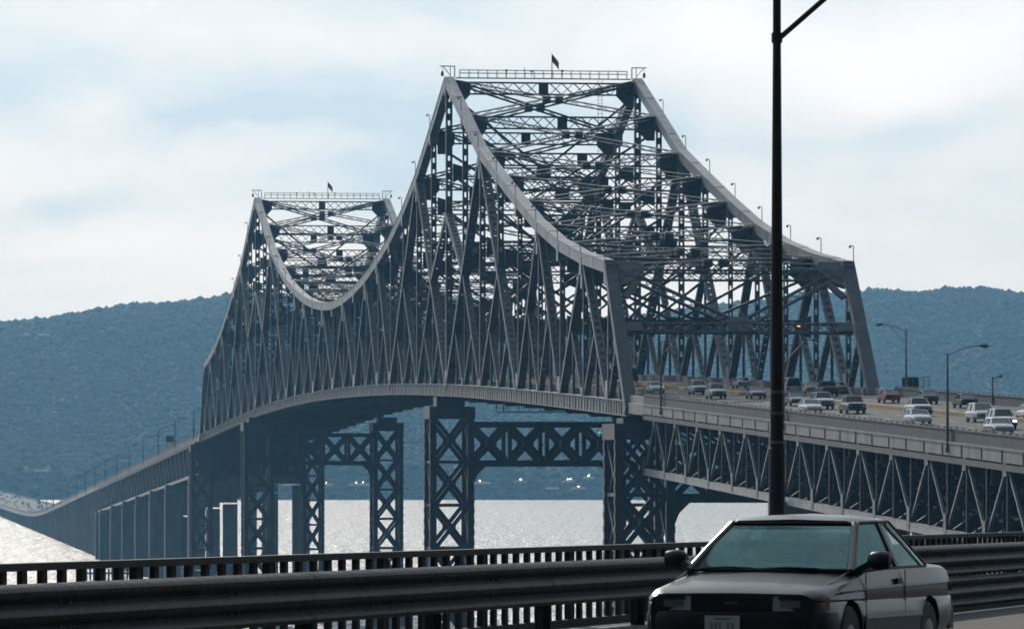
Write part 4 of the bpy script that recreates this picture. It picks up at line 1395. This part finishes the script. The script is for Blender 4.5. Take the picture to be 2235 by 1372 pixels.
while z < 185:
    for of in (4.6, 8.3, 12.0): gbox(mb, z, z + 3.0, of, of + 0.12, 0.004, 0.010)
    z += 12.0
o = mb.build('road_markings', M['white_line']); tag(o, kind='structure')

br_ = empty('bridge_railing', G(50, -0.4, 0.2))
tag(br_, 'rusty bridge railing of close flat balusters on the outer edge of the near road', 'railing')
def gpart(mb, name, m, parent, smooth=False):
    return part(mb, name, m, parent, smooth)
mb = MB(); gbox(mb, -10, 175, -0.47, -0.33, 0.975, 1.03); gpart(mb, 'top_rail', M['baluster'], br_)
mb = MB(); gbox(mb, -10, 175, -0.43, -0.37, 0.22, 0.30); gpart(mb, 'bottom_rail', M['baluster'], br_)
z = 17.0; me_b = None; cnt = 0
bal = MB(); bal.box(V((0, 0, 0)), RS * 0.05, RB * 0.022, UP * 0.345)
me_b = bal.mesh('baluster')
me_b.materials.append(M['baluster'])
while cnt < 290:
    o = bpy.data.objects.new('baluster', me_b); COL.objects.link(o); o.parent = br_
    o.location = G(z, -0.40, 0.632) - br_.location
    z += 0.397; cnt += 1
z = 17.0
while z < 140:
    mb = MB(); gbox(mb, z, z + 0.1, -0.52, -0.44, 0.0, 0.99); gpart(mb, 'post', M['baluster'], br_); z += 3.2

gr_ = empty('guardrail', G(50, 0, 0.0))
tag(gr_, 'weathered corrugated steel guardrail along the near road behind the sedan', 'guardrail')
prof_w = [(0.905, -0.005), (0.897, 0.015), (0.875, 0.07), (0.852, 0.085), (0.825, 0.078), (0.785, 0.02), (0.765, 0.004), (0.745, 0.02), (0.71, 0.075), (0.685, 0.085), (0.66, 0.075), (0.625, 0.02), (0.605, 0.004), (0.585, 0.02),
          (0.555, 0.075), (0.53, 0.085), (0.51, 0.06), (0.495, 0.03)]
def beam_mesh(z0, z1, dx=0.0, dh=0.0):
    mb = MB(); n = len(prof_w)
    for z in (z0, z1):
        for (h, o_) in prof_w: mb.v.append(tuple(G(z, o_ + 0.1 + dx, h + dh)))
        for (h, o_) in prof_w: mb.v.append(tuple(G(z, o_ + 0.094 + dx, h - 0.002 + dh)))
    N = 2 * n
    for k in range(n - 1):
        mb.f.append((k, k + 1, N + k + 1, N + k)); mb.f.append((n + k + 1, n + k, N + n + k, N + n + k + 1))
    mb.f += [(0, N, N + n, n), (n - 1, 2 * n - 1, N + 2 * n - 1, N + n - 1)]
    return mb
z = -6.0; i = 0
while z < 170:
    gpart(beam_mesh(z, z + 3.86, 0.006 * (i % 2)), 'rail_beam', M['rail'], gr_, True)
    if z > 63: gpart(beam_mesh(z, z + 3.86, 0.006 * (i % 2), -0.43), 'lower_rail_beam', M['rail'], gr_, True)
    z += 3.68; i += 1
z = 3.2
while z < 165:
    mb = MB()
    for dz in (-0.09, 0.09):
        for h in (0.765, 0.605): mb.tube([G(z + dz, 0.09, h + 0.0), G(z + dz, 0.125, h)], 0.016, 6)
    o = gpart(mb, 'splice_bolts', M['dark'], gr_)
    z += 3.68
z = 1.5
while z < 165:
    mb = MB(); gbox(mb, z, z + 0.14, -0.02, 0.02, 0.22, 0.90); gbox(mb, z + 0.065, z + 0.075, -0.06, 0.09, 0.22, 0.90); gpart(mb, 'post', M['rail'], gr_); z += 3.68

# tall tapering lamp pole
pl = empty('street_lamp', G(62.93, -0.72, 0.0))
b0 = G(62.93, -0.72, 0.0)
tag(pl, 'thick rusty black lamp pole rising behind the grey sedan, far taller than the others', 'street lamp')
mb = MB(); mb.tube([b0, b0 + UP * 2.12, b0 + UP * 2.13, b0 + UP * 6.9, b0 + UP * 10.4], [0.104, 0.094, 0.084, 0.05, 0.042], 20); gpart(mb, 'pole', M['rusty_pole'], pl, True)
zero = EYE - b0.z
for h, r_ in ((0.14, 0.094), (0.49, 0.096), (0.75, 0.086), (5.03, 0.066)):
    mb = MB(); c = b0 + UP * (zero + h); mb.tube([c - UP * (0.02 if h < 4 else 0.06), c + UP * (0.02 if h < 4 else 0.06)], r_, 20); gpart(mb, 'band', M['lamp_grey'] if h < 4 else M['rusty_pole'], pl, True)
mb = MB(); c = b0 + UP * (zero + 5.0)
mb.tube([c, c + RB * 2.1 + UP * 1.75, c + RB * 3.0 + UP * 2.4], 0.033, 10)
mb.tube([b0 + UP * 9.2, b0 + UP * 9.55 + RB * 1.5, b0 + UP * 9.6 + RB * 3.6], 0.035, 10)
mb.bar(c + RB * 3.0 + UP * 2.4, b0 + UP * 9.6 + RB * 3.4, RB, 0.04, 0.04)
gpart(mb, 'arm', M['rusty_pole'], pl, True)
mb = MB(); c = b0 + UP * 9.6 + RB * 4.0; mb.tube([c - RB * 0.45, c - RB * 0.2, c + RB * 0.2, c + RB * 0.42], [0.05, 0.14, 0.16, 0.04], 12); gpart(mb, 'luminaire', M['lamp_grey'], pl, True)

# ------------------------------------------------------------------ the sedan
def car_glass(name, a, tint):
    m = bpy.data.materials.new(name); m.use_nodes = True; nt = m.node_tree; nt.nodes.clear()
    out = nt.nodes.new('ShaderNodeOutputMaterial'); tr = nt.nodes.new('ShaderNodeBsdfTransparent'); tr.inputs['Color'].default_value = (*tint, 1)
    gl = nt.nodes.new('ShaderNodeBsdfGlossy'); gl.inputs['Roughness'].default_value = 0.03; gl.inputs['Color'].default_value = (0.55, 0.64, 0.64, 1)
    lw = nt.nodes.new('ShaderNodeLayerWeight'); lw.inputs['Blend'].default_value = 0.22
    mrn = nt.nodes.new('ShaderNodeMapRange'); mrn.inputs['To Min'].default_value = a; mrn.inputs['To Max'].default_value = 0.55
    mxn = nt.nodes.new('ShaderNodeMixShader')
    nt.links.new(lw.outputs['Fresnel'], mrn.inputs['Value']); nt.links.new(mrn.outputs['Result'], mxn.inputs['Fac'])
    nt.links.new(tr.outputs[0], mxn.inputs[1]); nt.links.new(gl.outputs[0], mxn.inputs[2]); nt.links.new(mxn.outputs[0], out.inputs['Surface'])
    return m
M['windscreen'] = car_glass('windscreen_glass', 0.025, (0.55, 0.70, 0.70))
M['paint'] = mat('grey_car_paint', (0.012, 0.014, 0.016), 0.34, spec=0.35, metal=0.0, coat=0.2, var=0.15, scale=3)
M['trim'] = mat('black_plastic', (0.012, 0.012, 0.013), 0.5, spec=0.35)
M['seat'] = mat('seat_cloth', (0.20, 0.20, 0.19), 0.9)
M['plate'] = mat('number_plate', (0.55, 0.56, 0.56), 0.5)
M['plate_ink'] = mat('plate_ink', (0.22, 0.24, 0.28), 0.6)
M['headglass'] = mat('headlamp_lens', (0.30, 0.32, 0.33), 0.08, spec=1.0, coat=1.0)
M['amberlens'] = mat('amber_lens', (0.5, 0.18, 0.05), 0.12, coat=1.0)

zc_ = 46.2
root_s = empty('sedan')
cpos = G(zc_, 0, 0)
# place so that the car's centre falls on the row and column wanted
cx = (1755 - 1117) * zc_ / F
root_s.location = (cx, zc_, cpos.z + 0.0 )
root_s.rotation_euler = (0, math.atan(-0.0092), -math.pi / 2 - R(20.5))
tag(root_s, 'old grey two-door sedan with black mirrors driving towards the viewer on the near road', 'car')
ST_ = [  # x, half width, top z, shoulder z, bottom z
 (2.07, 0.66, 0.660, 0.645, 0.30), (2.06, 0.735, 0.695, 0.68, 0.24), (2.00, 0.775, 0.722, 0.704, 0.21), (1.86, 0.805, 0.760, 0.730, 0.20), (1.55, 0.818, 0.81, 0.765, 0.20), (1.28, 0.825, 0.84, 0.795, 0.20), (0.95, 0.83, 0.885, 0.845, 0.20),
 (0.80, 0.832, 0.895, 0.87, 0.20), (0.2, 0.835, 0.90, 0.888, 0.20), (-0.5, 0.835, 0.905, 0.895, 0.20), (-1.1, 0.832, 0.915, 0.90, 0.20), (-1.45, 0.826, 0.935, 0.902, 0.20), (-1.80, 0.812, 0.93, 0.892, 0.21), (-2.00, 0.785, 0.905, 0.865, 0.24), (-2.09, 0.74, 0.84, 0.80, 0.28), (-2.11, 0.68, 0.78, 0.74, 0.34)]
def body_secs():
    out = []
    for x, w, zt, zs, zb in ST_:
        k = 0.62 if zs > 0.70 else zs - 0.07
        out.append((x, [(0, zb), (w - 0.14, zb), (w - 0.05, zb + 0.05), (w - 0.012, zb + 0.16 if zb < 0.28 else zb + 0.08), (w, (zb + k) / 2 + 0.05), (w - 0.004, k - 0.018), (w - 0.016, k), (w - 0.006, k + 0.018), (w - 0.018, (k + zs) / 2 + 0.005), (w - 0.045, zs - 0.02), (w - 0.085, zs), (w - 0.14, zs + 0.008), (w * 0.62, zs * 0.35 + zt * 0.65), (w * 0.3, zt - 0.002), (0, zt)]))
    return out
mb = MB(); loft(mb, body_secs())
body = mb.build('body', M['paint'], root_s, True)
AXL = (1.27, -1.16)
cut = MB()
for ax_ in AXL:
    for sg in (-1, 1):
        cut.tube([V((ax_, sg * 0.62, 0.30)), V((ax_, sg * 0.95, 0.30))], 0.335, 28)
cut_me = cut.mesh('cutter'); cut_o = bpy.data.objects.new('cutter', cut_me); COL.objects.link(cut_o); cut_o.parent = root_s
md = body.modifiers.new('b', 'BOOLEAN'); md.object = cut_o; md.operation = 'DIFFERENCE'; md.solver = 'EXACT'
bpy.context.view_layer.update()
dg = bpy.context.evaluated_depsgraph_get()
new_me = bpy.data.meshes.new_from_object(body.evaluated_get(dg))
body.modifiers.clear(); body.data = new_me
for p in new_me.polygons: p.use_smooth = True
new_me.set_sharp_from_angle(angle=R(35))
bpy.data.objects.remove(cut_o)
def cpart(name, m, f, parent=None, smooth=False):
    mb = MB(); f(mb); return mb.build(name, m, parent or root_s, smooth)
# roof and pillars
def roof(mb):
    rows = [(0.36, 0.53, 1.285, 1.315), (0.22, 0.555, 1.305, 1.345), (-0.2, 0.565, 1.315, 1.365), (-0.55, 0.56, 1.305, 1.35), (-0.78, 0.54, 1.275, 1.312)]
    secs = []
    for x, w, ze, zc2 in rows:
        secs.append((x, [(0, ze - 0.03), (w - 0.05, ze - 0.035), (w + 0.02, ze - 0.03), (w + 0.018, ze - 0.005), (w - 0.03, ze + 0.018), (w * 0.6, ze * 0.3 + zc2 * 0.7), (0, zc2)]))
    loft(mb, secs)
cpart('roof', M['paint'], roof, smooth=True)
for sg in (-1, 1):
    cpart('a_pillar', M['paint'], lambda mb: mb.tube([V((1.02, sg * 0.735, 0.86)), V((0.70, sg * 0.655, 1.06)), V((0.33, sg * 0.555, 1.275))], [0.04, 0.034, 0.032], 8), smooth=True)
    cpart('b_pillar', M['trim'], lambda mb: mb.bar(V((-0.30, sg * 0.757, 0.885)), V((-0.30, sg * 0.572, 1.29)), V((1, 0, 0)), 0.07, 0.03))
    cpart('c_pillar', M['paint'], lambda mb: mb.prism([V((-1.18, sg * 0.745, 0.885)), V((-1.52, sg * 0.69, 0.90)), V((-0.80, sg * 0.545, 1.29)), V((-0.66, sg * 0.56, 1.295))], V((0, -sg * 0.03, 0))))
    # side windows
    cpart('side_window', M['windscreen'], lambda mb: mb.prism([V((0.88, sg * 0.742, 0.895)), V((-0.27, sg * 0.755, 0.895)), V((-0.27, sg * 0.578, 1.285)), V((0.30, sg * 0.574, 1.282))], V((0, -sg * 0.005, 0))))
    cpart('side_window', M['windscreen'], lambda mb: mb.prism([V((-0.335, sg * 0.755, 0.895)), V((-1.18, sg * 0.745, 0.90)), V((-0.67, sg * 0.565, 1.285)), V((-0.335, sg * 0.577, 1.287))], V((0, -sg * 0.005, 0))))
    cpart('belt_trim', M['trim'], lambda mb: mb.bar(V((0.92, sg * 0.762, 0.888)), V((-1.2, sg * 0.765, 0.895)), UP, 0.02, 0.02))
    cpart('drip_rail', M['trim'], lambda mb: mb.tube([V((1.0, sg * 0.757, 0.89)), V((0.32, sg * 0.588, 1.292)), V((-0.62, sg * 0.586, 1.297)), V((-1.22, sg * 0.765, 0.90))], 0.012, 5))
def curved(mb, base, top, nb=10, bulge_b=0.10, bulge_t=0.05, th=0.005, inset=0.0):
    """glass sheet bowed across the car between base (x, half w, z) and top"""
    o = len(mb.v)
    for off in (0, th):
        for (x, w, z, bl) in ((base[0], base[1], base[2], bulge_b), ((base[0] + top[0]) / 2 + 0.012 * (1 if base[0] > top[0] else -1), (base[1] + top[1]) / 2, (base[2] + top[2]) / 2 + 0.012, (bulge_b + bulge_t) / 2), (top[0], top[1], top[2], bulge_t)):
            for i in range(nb + 1):
                t = -1 + 2 * i / nb
                mb.v.append((x + (bl * (1 - t * t)) * (1 if base[0] > top[0] else -1) - off, w * t, z))
    n = nb + 1
    for lay in (0, 1):
        for r_ in (0, 1):
            for i in range(nb):
                a = o + lay * 3 * n + r_ * n + i
                mb.f.append((a, a + 1, a + n + 1, a + n))
    for i in range(nb):
        for r_ in (0, 2):
            a = o + r_ * n + i
            mb.f.append((a, a + 1, a + 1 + 3 * n, a + 3 * n))
    for i in (0, nb):
        for r_ in (0, 1):
            a = o + r_ * n + i
            mb.f.append((a, a + n, a + n + 3 * n, a + 3 * n))
cpart('windscreen', M['windscreen'], lambda mb: curved(mb, (0.99, 0.715, 0.875), (0.36, 0.535, 1.278)), smooth=True)
cpart('rear_window', M['windscreen'], lambda mb: curved(mb, (-1.50, 0.66, 0.925), (-0.79, 0.52, 1.275)), smooth=True)
cpart('windscreen_surround', M['trim'], lambda mb: (mb.tube([V((0.99 + 0.1 * (1 - t * t), 0.72 * t, 0.878)) for t in [-1 + i / 5 for i in range(11)]], 0.018, 6), mb.tube([V((0.365 + 0.05 * (1 - t * t), 0.535 * t, 1.283)) for t in [-1 + i / 5 for i in range(11)]], 0.012, 6)))
# interior
cpart('dashboard', M['trim'], lambda mb: mb.box(V((0.72, 0, 0.90)), V((0.16, 0, 0)), V((0, 0.66, 0)), V((0, 0, 0.05))))
for y in (0.34, -0.34):
    st = cpart('seat', M['seat'], lambda mb: mb.prism([V((-0.22, y - 0.22, 0.86)), V((-0.30, y - 0.22, 0.86)), V((-0.40, y - 0.20, 1.08)), V((-0.30, y - 0.20, 1.08))], V((0, 0.42, 0))))
    cpart('headrest', M['seat'], lambda mb: mb.tube([V((-0.37, y - 0.12, 1.15)), V((-0.37, y - 0.10, 1.15)), V((-0.37, y + 0.10, 1.15)), V((-0.37, y + 0.12, 1.15))], [0.03, 0.07, 0.07, 0.03], 10), parent=st)
cpart('rear_seat', M['seat'], lambda mb: mb.box(V((-1.05, 0, 0.96)), V((0.08, 0, 0)), V((0, 0.58, 0)), V((0, 0, 0.09))))
cpart('steering_wheel', M['trim'], lambda mb: mb.tube([V((0.42 + 0.06 * math.sin(a), 0.34 + 0.18 * math.cos(a), 0.93 + 0.16 * math.sin(a))) for a in [math.pi * 2 * i / 20 for i in range(21)]], 0.014, 6, False))
cpart('rear_view_mirror', M['trim'], lambda mb: mb.box(V((0.40, 0, 1.215)), V((0.015, 0, 0)), V((0, 0.11, 0)), V((0, 0, 0.03))))
# front: lamps, grille, bumper, plate
for sg in (-1, 1):
    hl_ = cpart('headlight', M['headglass'], lambda mb: mb.prism([V((2.085, sg * 0.365, 0.545)), V((2.062, sg * 0.668, 0.548)), V((2.045, sg * 0.67, 0.664)), V((2.072, sg * 0.365, 0.668))], V((-0.06, 0, 0))))
    cpart('reflector', M['chrome'], lambda mb: mb.box(V((2.079, sg * 0.52, 0.605)), V((0.004, 0, 0)), V((0, 0.09, 0)), V((0, 0, 0.03))), parent=hl_)
    cpart('corner_lamp', M['amberlens'] if sg > 0 else M['headglass'], lambda mb: mb.prism([V((2.062, sg * 0.676, 0.550)), V((1.90, sg * 0.816, 0.553)), V((1.885, sg * 0.812, 0.660)), V((2.043, sg * 0.678, 0.664))], V((-0.05, -sg * 0.05, 0))))
    cpart('wing_mirror', M['trim'], lambda mb: (mb.tube([V((0.80, sg * 0.83, 0.965)), V((0.80, sg * 0.87, 0.965)), V((0.795, sg * 0.95, 0.965)), V((0.785, sg * 1.01, 0.962)), V((0.78, sg * 1.03, 0.96))], [0.045, 0.078, 0.085, 0.075, 0.03], 10), mb.bar(V((0.84, sg * 0.74, 0.87)), V((0.80, sg * 0.86, 0.94)), V((1, 0, 0)), 0.12, 0.05)), smooth=True)
    cpart('door_handle', M['trim'], lambda mb: mb.box(V((-0.13, sg * 0.832, 0.775)), V((0.07, 0, 0)), V((0, 0.012, 0)), V((0, 0, 0.025))))
    cpart('body_crease_line', M['trim'], lambda mb: mb.bar(V((1.62, sg * 0.824, 0.70)), V((-1.90, sg * 0.812, 0.735)), UP, 0.010, 0.02))  # thin dark strip drawn in place of the crease along the body side
    cpart('rocker_shade_panel', M['trim'], lambda mb: mb.prism([V((0.90, sg * 0.836, 0.20)), V((-0.80, sg * 0.836, 0.20)), V((-0.80, sg * 0.840, 0.46)), V((0.90, sg * 0.840, 0.46))], V((0, -sg * 0.02, 0))))  # black stands for lower cladding plus the shadow painted over the lower side
    cpart('rub_strip', M['headglass'], lambda mb: mb.bar(V((0.92, sg * 0.842, 0.475)), V((-0.82, sg * 0.842, 0.475)), UP, 0.022, 0.024))
    cpart('sill', M['trim'], lambda mb: mb.bar(V((0.92, sg * 0.79, 0.20)), V((-0.80, sg * 0.79, 0.20)), UP, 0.12, 0.07))
    cpart('door', M['trim'], lambda mb: (mb.bar(V((0.86, sg * 0.833, 0.24)), V((0.86, sg * 0.822, 0.87)), V((1, 0, 0)), 0.008, 0.008), mb.bar(V((-0.34, sg * 0.834, 0.24)), V((-0.34, sg * 0.826, 0.87)), V((1, 0, 0)), 0.008, 0.008)))
    cpart('tail_light', M['amberlens'], lambda mb: mb.prism([V((-1.93, sg * 0.808, 0.66)), V((-2.085, sg * 0.74, 0.66)), V((-2.085, sg * 0.74, 0.75)), V((-1.93, sg * 0.803, 0.75))], V((0, -sg * 0.02, 0))))
    for ax_ in AXL:
        wl_ = cpart('wheel', M['black'], lambda mb: mb.tube([V((ax_, sg * 0.64, 0.29)), V((ax_, sg * 0.66, 0.29)), V((ax_, sg * 0.79, 0.29)), V((ax_, sg * 0.815, 0.29)), V((ax_, sg * 0.80, 0.29))], [0.25, 0.285, 0.29, 0.265, 0.19], 32), smooth=True)
        cpart('wheel_cover', M['hub'], lambda mb: mb.tube([V((ax_, sg * 0.795, 0.29)), V((ax_, sg * 0.808, 0.29)), V((ax_, sg * 0.815, 0.29))], [0.19, 0.175, 0.05], 24), parent=wl_, smooth=True)
        cpart('wheel_arch', M['black'], lambda mb: mb.tube([V((ax_, sg * 0.60, 0.30)), V((ax_, sg * 0.63, 0.30))], 0.33, 24))
cpart('grille', M['trim'], lambda mb: mb.box(V((2.068, 0, 0.605)), V((0.015, 0, 0)), V((0, 0.36, 0)), V((0, 0, 0.06))))
for i in range(4):
    cpart('grille_bar', M['trim'], lambda mb: mb.bar(V((2.083, -0.325, 0.565 + i * 0.026)), V((2.083, 0.325, 0.565 + i * 0.026)), UP, 0.005, 0.012))
cpart('emblem', M['chrome'], lambda mb: (mb.bar(V((2.098, -0.06, 0.606)), V((2.098, 0.0, 0.620)), UP, 0.007, 0.01), mb.bar(V((2.098, 0.0, 0.620)), V((2.098, 0.06, 0.606)), UP, 0.007, 0.01), mb.bar(V((2.096, -0.06, 0.604)), V((2.096, 0.06, 0.604)), UP, 0.006, 0.01)))
def bumper(mb):
    pts = [V((1.70, 0.835, 0)), V((1.88, 0.825, 0)), V((2.02, 0.765, 0)), V((2.10, 0.62, 0)), V((2.13, 0.3, 0)), V((2.135, 0, 0))]
    pts = pts + [V((p.x, -p.y, 0)) for p in reversed(pts[:-1])]
    prof_b = [(-0.10, 0.535), (-0.01, 0.535), (0.0, 0.51), (0.005, 0.40), (-0.02, 0.30), (-0.05, 0.22), (-0.12, 0.20)]
    o = len(mb.v); n = len(prof_b)
    for i, p in enumerate(pts):
        a = (pts[min(i + 1, len(pts) - 1)] - pts[max(i - 1, 0)]).normalized(); nn_ = V((a.y, -a.x, 0))
        if nn_.dot(p) < 0: nn_ = -nn_
        for d_, z in prof_b: q = p + nn_ * d_; mb.v.append((q.x, q.y, z))
    for i in range(len(pts) - 1):
        for k in range(n): mb.f.append((o + i * n + k, o + i * n + (k + 1) % n, o + (i + 1) * n + (k + 1) % n, o + (i + 1) * n + k))
    mb.f.append(tuple(o + k for k in range(n))); mb.f.append(tuple(o + (len(pts) - 1) * n + k for k in range(n)))
cpart('front_bumper', M['trim'], bumper, smooth=True)
bumper_pts = None
cpart('rear_bumper', M['trim'], lambda mb: mb.box(V((-2.09, 0, 0.42)), V((0.07, 0, 0)), V((0, 0.76, 0)), V((0, 0, 0.11))))
pt_ = cpart('number_plate', M['plate'], lambda mb: mb.box(V((2.148, -0.06, 0.43)), V((0.005, 0, 0)), V((0, 0.155, 0)), V((0, 0, 0.077))))
cpart('plate_lettering', M['plate_ink'], lambda mb: (mb.box(V((2.1545, -0.06, 0.478)), V((0.0015, 0, 0)), V((0, 0.075, 0)), V((0, 0, 0.008))), [mb.box(V((2.1545, -0.155 + i * 0.037, 0.422)), V((0.0015, 0, 0)), V((0, 0.010, 0)), V((0, 0, 0.027))) for i in (0, 1, 2, 4, 5)]), parent=pt_)
cpart('plate_frame', M['trim'], lambda mb: (mb.box(V((2.15, -0.06, 0.511)), V((0.006, 0, 0)), V((0, 0.165, 0)), V((0, 0, 0.004))), mb.box(V((2.15, -0.06, 0.349)), V((0.006, 0, 0)), V((0, 0.165, 0)), V((0, 0, 0.004)))), parent=pt_)
# wipers and bonnet seam
for (y0, y1) in ((-0.60, -0.12), (-0.08, 0.46)):
    cpart('wiper', M['trim'], lambda mb: mb.tube([V((1.09, y0, 0.885)), V((1.075 + 0.02, (y0 + y1) / 2, 0.90)), V((1.075, y1, 0.893))], [0.012, 0.01, 0.008], 6))
cpart('hood_seam', M['trim'], lambda mb: (mb.bar(V((2.0, 0.68, 0.686)), V((1.05, 0.73, 0.872)), UP, 0.005, 0.008), mb.bar(V((2.0, -0.68, 0.686)), V((1.05, -0.73, 0.872)), UP, 0.005, 0.008)))
cpart('hood_lip', M['trim'], lambda mb: mb.bar(V((2.075, 0.66, 0.676)), V((2.075, -0.66, 0.676)), UP, 0.010, 0.02))
